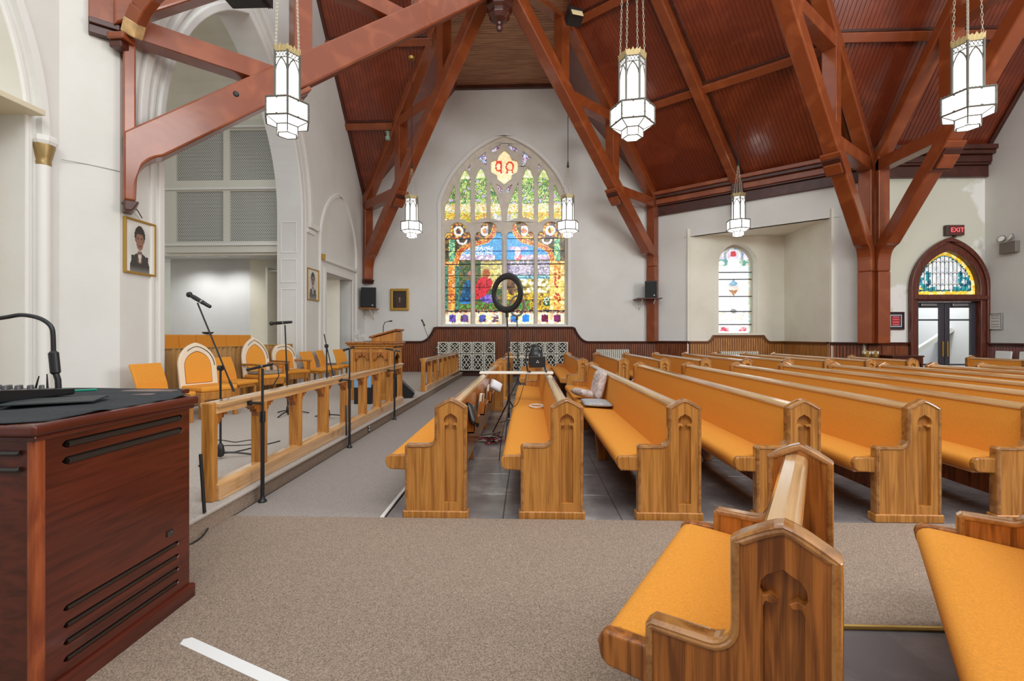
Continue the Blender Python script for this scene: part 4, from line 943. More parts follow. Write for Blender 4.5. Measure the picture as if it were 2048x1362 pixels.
# ================================================================ ALTAR RAIL, PULPIT, CHAIRS
def altar_rail(label, x, y0, y1, n):
    r = thing('altar_rail', label, 'railing', (x, y0, PZ), 0, 'altar rails along the platform'); L = y1-y0
    MB().prism([(-.055, .655), (.055, .655), (.055, .70), (.075, .705), (.08, .735), (.04, .745), (-.05, .742), (-.08, .735), (-.075, .705)], XZ, 0, L).build('top_rail', M['oak_long'], r, bevel=.006)
    MB().box(-.075, .075, 0, L, 0, .115).build('sill', M['oak_long'], r, bevel=.01)
    MB().prism([(-.06, .115), (.06, .115), (.03, .135), (-.03, .135)], XZ, 0, L).build('sill_moulding', M['oak_long'], r)
    for yy in (0, L):
        e = MB().box(-.045, .045, -.035 if yy == 0 else -.03, .03 if yy == 0 else .035, 0, .745).build('end_post', M['oak'], r, bevel=.01); e.location = (0, yy, 0)
    b0 = br0 = None
    for i in range(1, n):
        if b0 is None:
            b0 = MB().prism([(-.045, -.05), (.045, -.05), (.06, -.02), (.06, .02), (.045, .05), (-.045, .05), (-.06, .02), (-.06, -.02)], XY, .11, .66).build('baluster', M['oak'], r, bevel=.004); b = b0
        else: b = b0.copy(); COL.objects.link(b)
        b.location = (0, i*L/n, 0); b.parent = r
        for s_ in (-1, 1):
            if br0 is None:
                br0 = MB().prism([(0, .655), (.13, .655), (.12, .63), (.095, .635), (.085, .61), (.055, .615), (.05, .585), (.02, .57), (0, .53)], YZ, -.03, .03).build('carved_bracket', M['oak_red'], b, bevel=.006); q = br0
            else: q = br0.copy(); COL.objects.link(q)
            q.parent = b; q.location = (0, .045*s_, 0); q.rotation_euler = (0, 0, 0 if s_ > 0 else math.pi)
    for yy, sgn in ((.03, 1), (L-.03, -1)):
        q = br0.copy(); COL.objects.link(q); q.parent = r; q.location = (0, yy, 0); q.rotation_euler = (0, 0, 0 if sgn > 0 else math.pi)
altar_rail('long oak altar rail along the near platform edge', -2.40, 3.46, 8.68, 8)
altar_rail('short oak altar rail at the far end of the platform', -2.36, 10.47, 15.5, 7)

# pulpit
pu = thing('pulpit', 'carved oak pulpit with raised book desk on the platform', 'pulpit', (-3.46, 9.05, PZ))
PW, PD = .80, .62
oakp = M['oak']
pan = [[(a_, .12), (a_+.28, .12), (a_+.28, .80)]+[(a_+.28-.28*k/8, .80+.13*math.sin(math.pi*k/8)) for k in range(1, 8)]+[(a_, .80)] for a_ in (.08, .44)]
bd = MB().plate([(0, 0), (PW, 0), (PW, 1.06), (0, 1.06)], pan, XZ, 0, .035); bd.box(0, PW, .035, .06, 0, 1.06); bd.box(0, .04, .035, PD, 0, 1.06); bd.box(0, PW, PD-.04, PD, 0, 1.06)
bd.build('body', oakp, pu, bevel=.008)
MB().plate([(0, 0), (PD, 0), (PD, 1.06), (0, 1.06)], [[(.12, .12), (PD-.12, .12), (PD-.12, .8), (PD/2, .92), (.12, .8)]], lambda a, b, c: Vector((PW+c, a, b)), -.02, .03).build('side_panel', oakp, pu, bevel=.008)
for x in (.0, .375, .75):
    MB().box(x, x+.05, -.035, .0, .0, 1.0).build('pilaster', oakp, pu, bevel=.012)
for x0 in (.08, .44):
    for sx in (1, -1):
        cx = x0+.14
        pts = [(cx-sx*.14, .93), (cx-sx*.14, .74), (cx-sx*.12, .80), (cx-sx*.10, .77), (cx-sx*.05, .86), (cx-sx*.02, .84), (cx, .90), (cx, .93)]
        MB().prism(pts, XZ, -.012, .03).build('carved_spandrel', M['oak_red'], pu, bevel=.006)
for z0, z1, e in ((1.00, 1.05, .03), (1.05, 1.09, .06), (1.09, 1.13, .09)):
    MB().box(-e, PW+e, -e, PD+e, z0, z1).build('cornice', oakp if z0 < 1.06 else M['oak_red'], pu, bevel=.015)
MB().box(-.03, PW+.03, -.03, PD+.03, 0, .10).build('plinth', oakp, pu, bevel=.01)
desk = MB().prism([(.38, 1.13), (PW+.06, 1.13), (PW+.06, 1.33), (.46, 1.22), (.38, 1.20)], XZ, .06, PD-.06).build('book_desk', oakp, pu, bevel=.01)
MB().prism([(.34, 1.20), (.46, 1.235), (PW+.09, 1.35), (PW+.09, 1.39), (.46, 1.27), (.34, 1.235)], XZ, .02, PD-.02).build('desk_top', M['oak_red'], pu, bevel=.01)
gm = thing('gooseneck_microphone', 'thin black gooseneck microphone on the pulpit desk', 'microphone', (-2.90, 9.3, 1.47))
MB().tube([(0, 0, 0), (.0, 0, .12), (.03, 0, .20), (.12, 0, .22)], .008, 6).build('neck', M['black'], gm, smooth=True)
MB().tube([(.12, 0, .22), (.18, 0, .225)], .014, 8).build('capsule', M['black'], gm, smooth=True)

def throne(label, p, rz, hb=1.12, arms=True, pad=False):
    """tall gothic chair; faces local +x"""
    t = thing('clergy_chair', label, 'chair', (p[0], p[1], PZ), rz, 'gothic clergy chairs on the platform')
    out = gothic(0, .29, .42, .78, hb, 8); inn_ = gothic(0, .205, .50, .76, hb-.14, 8)
    lean = lambda a, b, c: Vector((-.25+c-(b-.42)*.16, a, b))
    MB().plate(out, [inn_], lean, 0, .05).build('back_frame', plain('pale_ash', lin(232, 214, 188), .45), t, bevel=.012)
    MB().prism(gothic(0, .20, .505, .76, hb-.15, 8), lean, -.005, .055).build('back_cushion', M['fabric'], t, bevel=.015)
    gr = gothic(0, .255, .60, .77, hb-.06, 8)[2:]; MB().tube([lean(a, b, .052) for a, b in gr[:12]], .006, 5).build('inlay', M['black'], t)
    MB().box(-.27, .30, -.29, .29, .28, .40).build('seat_frame', M['oak'], t, bevel=.01)
    MB().box(-.25, .31, -.28, .28, .40, .48).build('seat_cushion', M['fabric'], t, bevel=.03, seg=3)
    for x in (-.24, .27):
        for y in (-.26, .26):
            MB().box(x-.03, x+.03, y-.03, y+.03, 0, (.66 if arms and x > 0 else .30)).build('leg', M['oak'], t, bevel=.006)
    if arms:
        for y in (-.27, .27): MB().box(-.28, .34, y-.035, y+.035, .66, .70).build('armrest', M['oak'], t, bevel=.012)
    return t
throne('gothic clergy chair with arched pale back in front of the curtain, nearest', (-5.02, 7.2), math.radians(-24), 1.14, False)
throne('tall gothic clergy chair with armrests in the middle of the platform row', (-5.33, 9.30), math.radians(-26), 1.22)
throne('smaller gothic clergy chair with armrests farthest along the curtain', (-5.42, 10.55), math.radians(-30), 1.06)
cu = tag(MB().box(-.21, .23, -.23, .23, 0, .06).build('seat_pad', plain('patterned_pad', lin(150, 142, 128), .9, nscale=40, namt=.5), bevel=.025, seg=3), 'grey patterned pad on the tall middle clergy chair', 'cushion'); cu.location = (-5.31, 9.29, PZ+.482); cu.rotation_euler = (0, 0, math.radians(-26))

def sidechair(label, p, rz, z=PZ, legs=True, group='orange side chairs on the platform'):
    t = thing('side_chair', label, 'chair', (p[0], p[1], z), rz, group)
    prof = [(-.20, .44), (-.17, .44), (-.20, .60), (-.235, .70), (-.30, .86), (-.335, .855), (-.27, .68), (-.235, .58)]
    MB().prism(prof, XZ, -.24, .24).build('backrest', M['fabric'], t, bevel=.014, seg=3)
    MB().box(-.22, .27, -.25, .25, .38, .45).build('seat', M['fabric'], t, bevel=.025, seg=3)
    for x in (-.19, .22):
        for y in (-.21, .21): MB().box(x-.02, x+.02, y-.02, y+.02, 0, .39).build('leg', M['oak'], t, bevel=.005)
    MB().box(-.2, .24, -.23, .23, .33, .385).build('apron', M['oak'], t, bevel=.006)
    return t
sidechair('orange upholstered chair behind the organ speaker cabinet', (-5.08, 6.40), math.radians(-6))
sidechair('orange upholstered chair between the two nearer clergy chairs', (-5.28, 8.3), math.radians(-8))
sidechair('orange upholstered chair just past the small clergy chair', (-5.25, 11.5), math.radians(-8))
sidechair('orange upholstered chair between two others below the small framed photograph', (-5.3, 12.45), math.radians(5))
sidechair('orange upholstered chair nearest the pulpit with papers on it', (-5.2, 13.35), math.radians(-15))
tag(MB().box(-.14, .14, -.2, .2, 0, .05).build('folded_papers', plain('mixed_papers', lin(120, 140, 150), .7, nscale=14, namt=.6), bevel=.01), 'stack of folded papers on the chair by the pulpit', 'papers').location = (-5.15, 13.33, PZ+.452)

# choir seats behind the curtain, curtain and its rail
c0 = None
for i in range(9):
    y = 7.55+i*.5
    o = thing('choir_seat', 'orange choir seat back peeping over the curtain, %s from the left' % ORD[i], 'chair', (-7.1-.0*i, y, .55), 0, 'choir seats behind the curtain')
    pr = [(0, .44), (.04, .44), (.0, .86), (-.04, .88), (-.05, .85)]
    MB().prism(pr, XZ, -.235, .235).build('backrest', M['fabric'], o, bevel=.015)
    MB().box(.0, .42, -.235, .235, .38, .45).build('seat', M['fabric'], o, bevel=.02)
    MB().box(.05, .1, -.2, .2, 0, .38).build('leg', M['oak'], o); MB().box(.32, .37, -.2, .2, 0, .38).build('leg', M['oak'], o)
M['curtain'] = plain('old_gold_cloth', lin(176, 132, 72), .7, nscale=3, namt=.18, sheen=.3)
def curtain(label, y0, y1, z0, z1, seed):
    rr = random.Random(seed); t = thing('curtain', label, 'curtain', (-5.95, y0, 0)); n = int((y1-y0)/.012); mb = MB(); ph = 0; vs = []; H_ = 7
    for i in range(n+1):
        y = (y1-y0)*i/n; ph += .012*(rr.uniform(32, 60))
        for k in range(H_):
            f = k/(H_-1); amp = .018+.035*f
            vs.append((math.sin(ph)*amp+.012*math.sin(ph*.37+f*2), y+.012*math.sin(ph*1.3)*f, z1-(z1-z0)*f))
    mb.add(vs, [(i*H_+k, (i+1)*H_+k, (i+1)*H_+k+1, i*H_+k+1) for i in range(n) for k in range(H_-1)])
    mb.build('cloth', M['curtain'], t, smooth='all', fixn=False)
    MB().tube([(0, -.02, z1+.0), (0, y1-y0+.02, z1+.0)], .012, 8).build('rail', M['brass'], t, smooth=True)
    nr = int((y1-y0)/.11); r0 = None
    for i in range(nr):
        if r0 is None: r0 = MB().lathe([(.016, 0), (.02, .012), (.016, .024)], (0, 0, 0), 8).build('ring', M['brass'], t); q = r0
        else: q = r0.copy(); COL.objects.link(q)
        q.location = (0, .05+i*.11, z1-.012)
    return t
curtain('gathered old-gold curtain hanging across the organ arch', 7.25, 10.35, .16, 1.18, 3)
curtain('short gold curtain at the far side of the organ arch', 10.38, 11.62, .16, 1.19, 5)
tag(MB().lathe([(.03, 0), (.09, .015), (.12, .05), (.11, .055)], (0, 0, 0), 14).build('dish', M['black']), 'dark shallow dish on the choir rail', 'dish').location = (-7.12, 10.2, 1.43)
# ================================================================ LANTERNS
def hexr(R, k, z, rot=0): a = math.pi/3*k+rot; return Vector((R*math.cos(a), R*math.sin(a), z))
def lantern_proto():
    t = thing('pendant_lantern', 'x', 'lantern')
    def panel(R0, z0, R1, z1, k, inset=.0):
        return [hexr(R0, k, z0), hexr(R0, k+1, z0), hexr(R1, k+1, z1), hexr(R1, k, z1)]
    for k in range(6):
        MB().add(panel(.172, .42, .172, 1.10, k), [(0, 1, 2, 3)]).build('body_glass', M['lampglass'], t)
        MB().add(panel(.300, .20, .300, .42, k), [(0, 1, 2, 3)]).build('skirt_glass', M['lampglass_hot'], t)
        MB().add(panel(.150, .125, .300, .185, k), [(0, 1, 2, 3)]).build('sloping_glass', M['lampglass_hot'], t)
        MB().add(panel(.145, .02, .145, .125, k), [(0, 1, 2, 3)]).build('cup_glass', M['lampglass_hot'], t)
        MB().add(panel(.172, .42, .300, .425, k), [(0, 1, 2, 3)]).build('skirt_top_glass', M['lampglass_hot'], t)
    MB().lathe([(.128, .012), (.128, .03)], (0, 0, 0), 18).build('bottom_glass', M['lampglass_hot'], t)
    fr = MB()
    for k in range(6):
        fr.tube([hexr(.178, k, .42), hexr(.178, k, 1.12)], .016, 5); fr.tube([hexr(.304, k, .19), hexr(.304, k, .43)], .014, 5)
        fr.tube([hexr(.150, k, .02), hexr(.150, k, .125), hexr(.304, k, .19)], .008, 5)
        for R, z, r_ in ((.304, .19, .013), (.304, .43, .014), (.150, .125, .010), (.178, 1.02, .006), (.178, 1.10, .008)): fr.tube([hexr(R, k, z), hexr(R, k+1, z)], r_, 5)
        # gothic tracery on each face: pointed arch and lattice
        a, b = hexr(.177, k, 0), hexr(.177, k+1, 0)
        def F(s_, z): p = a.lerp(b, s_); return Vector((p.x, p.y, z))
        fr.tube([F(.02, .82), F(.10, .90), F(.28, .97), F(.5, 1.02)], .009, 4); fr.tube([F(.98, .82), F(.90, .90), F(.72, .97), F(.5, 1.02)], .009, 4)
        for i in range(4):
            fr.tube([F(i/4, 1.02), F((i+1)/4, 1.10)], .004, 4); fr.tube([F((i+1)/4, 1.02), F(i/4, 1.10)], .004, 4)
        a2_, b2 = hexr(.303, k, 0), hexr(.303, k+1, 0)
        for s_ in (0, .5):
            p = a2_.lerp(b2, s_)
            for z in ((.25, .36) if s_ == 0 else (.20, .42)): fr.lathe([(.002, z-.018), (.018, z), (.002, z+.018)], (p.x, p.y, 0), 6)
        for i in range(7):
            p = a2_.lerp(b2, i/7); fr.lathe([(.006, .43), (.010, .44), (.002, .455)], (p.x, p.y, 0), 5)
        fr.tube([hexr(.132, k, .012), hexr(.132, k+1, .012)], .009, 5)
    fr.build('frame', M['lampbar'], t)
    cr = MB()
    for k in range(6):
        a, b = hexr(.188, k, 0), hexr(.188, k+1, 0); n = 8
        top = [1.20, 1.17, 1.19, 1.165, 1.21, 1.165, 1.19, 1.17, 1.20]
        vs = []
        for i in range(n+1):
            p = a.lerp(b, i/n); vs += [Vector((p.x, p.y, 1.10)), Vector((p.x*1.06, p.y*1.06, top[i]))]
        vs2 = [Vector((v.x*.96, v.y*.96, v.z)) for v in vs]; m = len(vs)
        cr.add(vs+vs2, [(2*i, 2*i+2, 2*i+3, 2*i+1) for i in range(n)]+[(m+2*i+1, m+2*i+3, m+2*i+2, m+2*i) for i in range(n)]+[(2*i+1, 2*i+3, m+2*i+3, m+2*i+1) for i in range(n)])
    cr.build('crown', M['lampgold'], t)
    return t
M['chain'] = plain('pale_chain', lin(176, 168, 150), .4, .4)
def chain(p, q, r=.012, pitch=.052):
    p, q = Vector(p), Vector(q); d = (q-p); n = max(2, int(d.length/pitch)); d.normalize(); mb = MB()
    x = d.cross(Vector((.3, 1, .1))).normalized(); y = d.cross(x)
    for i in range(n):
        c = p.lerp(q, (i+.5)/n); s_ = x if i % 2 else y; hl = (q-p).length/n*.66
        pts = [c+d*hl*math.cos(a)+s_*r*math.sin(a) for a in [k*math.pi/4 for k in range(8)]]
        for k in range(8): mb.tube([pts[k], pts[(k+1) % 8]], .0030, 4, cap=False)
    return mb
proto = None
lamps = [(-3.37, 6.46, 'big pendant lantern hanging in front of the left roof truss', True, 9.5, -.04), (1.47, 6.72, 'big pendant lantern hanging left of the single rafter in the middle', True, 9.8, -.16), (5.92, 6.55, 'big pendant lantern hanging in front of the column by the exit', True, 9.6, -.21),
         (-3.33, 13.3, 'small far pendant lantern left of the great window', False, 9.3, .5), (1.12, 13.4, 'small far pendant lantern overlapping the right edge of the great window', False, 10.0, .2), (5.88, 13.4, 'small far pendant lantern in front of the alcove', False, 7.9, .4)]
for x, y, lb, near, zt, rz in lamps:
    if proto is None: o = proto = lantern_proto()
    else: o = copy_tree(proto)
    o.location = (x, y, 4.19); o.rotation_euler = (0, 0, rz); tag(o, lb, 'lantern', 'pendant lanterns')
    lamps_o = o
    o['_z'] = 1
    del o['_z']
    LP_ = o
    if near:
        ends = []
        for k in (0, 1, 3, 4): ends.append((hexr(.17, k, 1.12), hexr(.035, k, zt-4.19)))
    else: ends = [(hexr(.17, k, 1.12), hexr(.015, k, 2.0)) for k in (0, 1, 3, 4)]
    CH = globals().setdefault('CHAINS', []); CH.append((o, ends, near, zt))
for o, ends, near, zt in CHAINS:
    for a, b in ends: chain(a, b, .012 if near else .009).build('chain', M['chain'], o)
    if not near:
        MB().lathe([(.012, 1.98), (.04, 2.0), (.03, 2.06), (.01, 2.2)], (0, 0, 0), 10).build('chain_cap', M['black'], o)
        MB().tube([(0, 0, 2.1), (0, 0, zt-4.19)], .010, 6).build('cord', M['black'], o)
    MB().lathe([(.08, zt-4.19-.02), (.10, zt-4.19+.03), (.10, zt-4.19+.05)], (0, 0, 0), 12).build('ceiling_rose', M['brass'], o)
# ================================================================ ORGAN SPEAKER CABINET (left foreground)
M['mahog'] = wood('polished_mahogany', lin(62, 20, 12), lin(92, 36, 22), (5, 1.0, 14), 1.6, .32, coat=.3, bump=0)
M['mahog_edge'] = wood('mahogany_edge', lin(120, 52, 26), lin(160, 82, 44), (8, 8, 2), 2, .35)
LX, LY0, LY1, LZ = -1.795, 1.655, 2.43, 1.075
lc = thing('organ_speaker_cabinet', 'tall polished mahogany organ speaker cabinet with dark louvre slots at the left', 'cabinet', (LX, LY0, 0))
LD = 1.28; LH_ = LY1-LY0
slots_top = [(.965, .985), (.900, .920)]
slots_bot = [(.13+.066*i, .145+.066*i) for i in range(4)]
hs = [[(.11, a-.004), (.71, a-.004), (.725, (a+b)/2), (.71, b+.004), (.11, b+.004), (.095, (a+b)/2)] for a, b in slots_top]+[[(.11, a-.003), (.69, a-.003), (.70, (a+b)/2), (.69, b+.003), (.11, b+.003), (.10, (a+b)/2)] for a, b in slots_bot]
body = MB().plate([(.0, .0), (LH_, 0), (LH_, 1.02), (0, 1.02)], hs, lambda a, b, c: Vector((-c, a, b)), 0, .025)
body.box(-LD, -.025, .0, .03, 0, 1.02); body.box(-LD, -.025, LH_-.03, LH_, 0, 1.02); body.box(-LD, -LD+.03, .03, LH_-.03, 0, 1.02)
body.build('case', M['mahog'], lc, bevel=.004)
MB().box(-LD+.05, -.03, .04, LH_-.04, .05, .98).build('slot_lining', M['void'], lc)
for a, b in slots_top+slots_bot:
    big = a > .5
    MB().tube([(-.004, .115, (a+b)/2-.002), (-.004, .70 if big else .68, (a+b)/2-.002)], .013 if big else .008, 8).build('louvre', plain('bronze_louvre', lin(58, 50, 44), .3, .4), lc, smooth=True)
MB().box(-.03, .006, -.012, .03, .05, 1.02).build('corner_post', M['mahog_edge'], lc, bevel=.01)
MB().box(-LD-.01, .022, -.025, LH_+.02, 0, .085).build('plinth', M['mahog'], lc, bevel=.012)
MB().box(-LD-.01, .016, -.022, LH_+.016, 1.012, 1.032).build('top_moulding', M['mahog'], lc, bevel=.006)
MB().box(-LD-.02, .032, -.04, LH_+.03, 1.032, LZ).build('top', M['mahog'], lc, bevel=.012, seg=3)
for z in (.965, .905):
    MB().tube([(-.8, -.004, z), (-.065, -.004, z), (-.055, -.004, z+.004)], .010, 6).build('louvre', plain('bronze_louvre2', lin(48, 42, 38), .3, .4), lc)
bdg = MB().box(.001, .005, .615, .655, .395, .425).build('badge', M['void'], lc)
def text(name, s_, size, mat, parent, loc, rot, ext=.0008):
    cu_ = bpy.data.curves.new(name, 'FONT'); cu_.body = s_; cu_.size = size; cu_.extrude = ext; cu_.align_x = 'CENTER'; cu_.align_y = 'CENTER'
    tmp = bpy.data.objects.new(name, cu_); COL.objects.link(tmp)
    me = bpy.data.meshes.new_from_object(tmp.evaluated_get(bpy.context.evaluated_depsgraph_get())); bpy.data.objects.remove(tmp)
    me.materials.clear(); me.materials.append(mat); o = bpy.data.objects.new(name, me); COL.objects.link(o); o.parent = parent; o.location = loc; o.rotation_euler = rot; return o
text('lettering', 'Leslie', .015, M['steel'], bdg, (.0055, .635, .412), (math.pi/2, 0, math.pi/2), .0003)
MB().box(.0052, .0056, .618, .652, .399, .401).build('underline', M['steel'], bdg)
oc = thing('organ_console', 'dark organ console standing behind the speaker cabinet', 'organ', (-2.06, 2.48, 0))
MB().box(-1.5, 0, .0, .27, 0, 1.05).build('case', M['mahog'], oc, bevel=.006)
MB().box(-1.52, .02, -.015, .285, 1.05, 1.078).build('top', M['mahog'], oc, bevel=.008)
# black cloth and gear on top
cl = MB(); n1, n2_ = 44, 34; vs = []
rr = random.Random(5)
for i in range(n1+1):
    for j in range(n2_+1):
        a = i/n1; b = j/n2_
        x = LX-1.25+1.245*a; y = LY0-.035+(LH_-.02)*b*1.0
        yf = 2.74 if a < .78 else 2.74-(a-.78)/.22*.36
        y = LY0-.030+(.0 if a < .93 else (a-.93)*.9)+b*(yf-LY0+.03)
        z = LZ+.006+.004*math.sin(9*a+14*b+2*math.sin(5*b))+.003*math.sin(31*b-8*a)
        vs.append((x, y, max(z, LZ+.002)))
edge = lambda a: a
cl.add(vs, [(i*(n2_+1)+j, (i+1)*(n2_+1)+j, (i+1)*(n2_+1)+j+1, i*(n2_+1)+j+1) for i in range(n1) for j in range(n2_)])
co = tag(cl.build('cloth', plain('black_cloth', lin(40, 44, 48), .9, nscale=60, namt=.3, bump=.3, bscale=90), smooth='all', fixn=False), 'rumpled black cloth spread over the organ speaker cabinet', 'cloth')
co.modifiers.new('thick', 'SOLIDIFY').thickness = .003
mxr = thing('audio_mixer', 'black audio mixer with many knobs at the left picture edge', 'mixer', (-2.55, 2.12, LZ+.02))
MB().prism([(-.25, 0), (.22, 0), (.22, .03), (-.25, .07)], YZ, -.35, .22).build('case', M['blackgloss'], mxr, bevel=.008)
k0 = None; kp = [(-.3+i*.055, -.15+j*.055) for i in range(9) for j in range(6)]
for x, y in kp:
    if k0 is None: k0 = MB().lathe([(.011, 0), (.010, .018), (.006, .02)], (0, 0, 0), 8).build('knob', plain('knob', lin(90, 90, 92), .4), mxr); q = k0
    else: q = k0.copy(); COL.objects.link(q)
    q.location = (x, y, .07-.04*(y+.25)/.47)
# gooseneck lamp
def smooth_path(P, m=6):
    P = [Vector(q) for q in P]; out = []
    for i in range(len(P)-1):
        p0, p1, p2, p3 = P[max(i-1, 0)], P[i], P[i+1], P[min(i+2, len(P)-1)]
        for k in range(m):
            t = k/m; out.append(.5*((2*p1)+(p2-p0)*t+(2*p0-5*p1+4*p2-p3)*t*t+(3*p1-p0-3*p2+p3)*t**3))
    return out+[P[-1]]
gl = thing('gooseneck_lamp', 'black gooseneck lamp arching over the organ speaker cabinet', 'lamp', (0, 0, 0))
gp = pZ(117, 786, LZ+.012); gY = gp.y
G = lambda u, v: pY(u, v, gY)
MB().lathe([(.03, 0), (.03, .012), (.012, .018)], gp, 14).build('base', M['steel'], gl, smooth=True)
MB().tube([gp+Vector((0, 0, .01)), G(116, 760), G(112, 748)], .014, 10).build('lower_stem', M['black'], gl, smooth=True)
MB().tube([G(112, 749), G(111, 745), G(107, 706), G(106, 702)], [.012, .0225, .0225, .012], 14).build('weight', M['black'], gl, smooth=True)
arcp = [G(107, 704), G(106, 670), G(103, 655), G(94, 645), G(80, 637), G(62, 632), G(40, 630), G(15, 634), G(-20, 640), G(-60, 652)]
MB().tube(smooth_path(arcp), .011, 10).build('arm', M['black'], gl, smooth=True)
for (u0, v0, u1, v1), lb in (((71, 776, 78, 752), 'thin black wireless antenna, the leaning one of two'), ((95, 776, 94, 748), 'thin black wireless antenna, the upright one of two')):
    Yq = 2.66; a = pY(u0, v0, Yq); b = pY(u1, v1, Yq); a.z = LZ+.012
    tag(MB().tube([a, b], [.006, .003], 6).build('antenna', M['black']), lb, 'antenna')
pn = pZ(140, 782, LZ+.016); tag(MB().tube([pn, pn+Vector((.12, .035, .004))], .006, 8).build('pen', plain('green_plastic', lin(20, 150, 120), .3)), 'green pen lying on the black cloth', 'pen')
fd = tag(MB().box(-.16, .16, -.11, .11, 0, .008).build('folder', plain('black_folder', lin(44, 50, 52), .6), bevel=.002), 'thin dark folder lying on the black cloth by the lamp', 'folder'); fd.location = (-2.18, 2.10, LZ+.018); fd.rotation_euler = (0, 0, .5)

# ================================================================ MICROPHONE STANDS
def stand(label, base, top, boom=None, mic=None, legs='tripod', clutch=None, group='microphone stands', r=.011, sleeve=None, clamp=None, cable=False, mic_r=.022):
    base = Vector(base); top = Vector(top)
    t = thing('microphone_stand', label, 'microphone stand', base, 0, group); O = base
    MB().tube([Vector((0, 0, .02)), top-O], r, 8).build('pole', M['black'], t, smooth=True)
    if sleeve: MB().tube([Vector((0, 0, .0)), (top-O)*sleeve], r*1.5, 8).build('sleeve', M['black'], t, smooth=True); MB().tube([(top-O)*(sleeve-.06), (top-O)*(sleeve+.02)], r*2.1, 10).build('collar', M['blackgloss'], t, smooth=True)
    if legs == 'tripod':
        for k in range(3):
            a = k*2.094+.5; MB().tube([Vector((0, 0, .07)), Vector((.14*math.cos(a), .14*math.sin(a), .05)), Vector((.30*math.cos(a), .30*math.sin(a), .012))], .010, 6).build('leg', M['black'], t, smooth=True)
        MB().lathe([(.03, .03), (.04, .06), (.03, .13), (.014, .16)], (0, 0, 0), 10).build('hub', M['black'], t, smooth=True)
    elif legs == 'foot': MB().lathe([(.035, 0), (.035, .012), (.02, .03), (.016, .06)], (0, 0, 0), 12).build('foot', M['black'], t, smooth=True)
    if boom:
        a, b = Vector(boom[0])-O, Vector(boom[1])-O
        MB().tube([a, b], .008, 8).build('boom', M['black'], t, smooth=True)
        MB().tube([a, a.lerp(b, .12)], .012, 8).build('boom_grip', M['black'], t, smooth=True)
        MB().tube([top-O-Vector((.02, 0, .0)), top-O+Vector((.02, 0, .0))], .028, 10).build('clutch', M['blackgloss'], t, smooth=True)
    if mic:
        a, b = Vector(mic[0])-O, Vector(mic[1])-O; d = (b-a)
        q = MB().tube([a, a+d*.25, a+d*.97, b], [mic_r*.62, mic_r*.78, mic_r*.6, mic_r*.5], 12).build('microphone', M['blackgloss'], t, smooth=True)
        MB().tube([a-d.normalized()*mic_r*1.1, a-d.normalized()*mic_r*.6, a, a+d*.05], [mic_r*.5, mic_r*.95, mic_r*1.0, mic_r*.7], 12).build('grille', M['black'], q, smooth=True)
        MB().tube([a+d*.55, a+d*.6], mic_r*.8, 12).build('band', M['steel'], q, smooth=True)
    if clamp:
        a, b = Vector(clamp[0])-O, Vector(clamp[1])-O; MB().tube([a, b], .012, 8).build('clamp_arm', M['black'], t, smooth=True); MB().tube([a-Vector((0, 0, .02)), a+Vector((0, 0, .02))], .018, 8).build('clamp_knob', M['black'], t, smooth=True)
    if cable:
        b = Vector(mic[1])-O; MB().tube([b, b+Vector((.04, 0, -.02)), b+Vector((.05, 0, -.10)), b+Vector((.0, 0, -.18)), b+Vector((-.06, 0, -.20))], .004, 6).build('cable', M['black'], t, smooth=True)
    return t
p = pZ(441, 918, PZ); Yk = p.y; K = lambda u, v: pY(u, v, Yk)
stand('tall microphone stand with long slanting boom and microphone against the grey wall', p, K(441, 736), (K(468, 783), K(395, 606)), (K(380, 590), K(421, 614)), mic_r=.03)
p = pY(577, 800, 7.3); p.z = PZ; K = lambda u, v: pY(u, v, 7.3)
stand('microphone stand with level microphone in front of the tall clergy chair', p, K(570, 650), None, (K(544, 647), K(584, 644)), sleeve=.55, mic_r=.034)
p = pZ(655, 838, PZ); Yk = p.y; K3 = lambda u, v: pY(u, v, Yk)
stand('empty boom microphone stand between the side chairs and the pulpit', p, K3(653, 692), (K3(669, 762), K3(648, 668)), None)
for u, v, ut, vt, mu0, mv0, mu1, mv1, cu0, cv0, lb in ((525, 986, 525, 737, 497, 739, 546, 728, 500, 806, 'microphone stand in front of the altar rail, nearest the organ cabinet'), (699, 889, 698, 697, 689, 700, 709, 694, 681, 760, 'microphone stand in front of the altar rail, in the middle'), (789, 836, 790, 703, 774, 698, 800, 703, 777, 741, 'microphone stand in front of the altar rail, nearest the pulpit')):
    p = pZ(u, v, 0); p.x = -2.22; p.y = pX(u, v, -2.22).y; p.z = .008
    Yq = p.y; K4 = lambda a, b: pY(a, b, Yq)
    tp = K4(ut, vt); tp.x = p.x
    stand(lb, p, tp, None, (K4(mu0, mv0), K4(mu1, mv1)), 'foot', group='microphone stands along the altar rail', sleeve=.66, clamp=(K4(cu0, cv0), Vector((p.x, Yq, K4(cu0, cv0).z))), cable=(u == 525), mic_r=.016 if u < 600 else .018)
p = pY(872, 720, 14.0); p.z = PZ
stand('slanting boom microphone stand in front of the dark wainscot by the back wall', p, pY(870, 706, 14.0), (pY(872, 715, 14.0), pY(846, 648, 14.0)), (pY(844, 641, 14.0), pY(850, 652, 14.0)), mic_r=.03)
for (u0, v0, u1, v1), lb in (((409, 990, 401, 908), 'short black rod leaning on the near post of the altar rail'), ((693, 866, 692, 811), 'short black rod leaning on the sill of the altar rail')):
    a = pX(u0, v0, -2.27); a.z = PZ+.006; b = pX(u1, v1, -2.315)
    tag(MB().tube([a, b], .012, 8).build('metal_rod', M['black']), lb, 'rod')
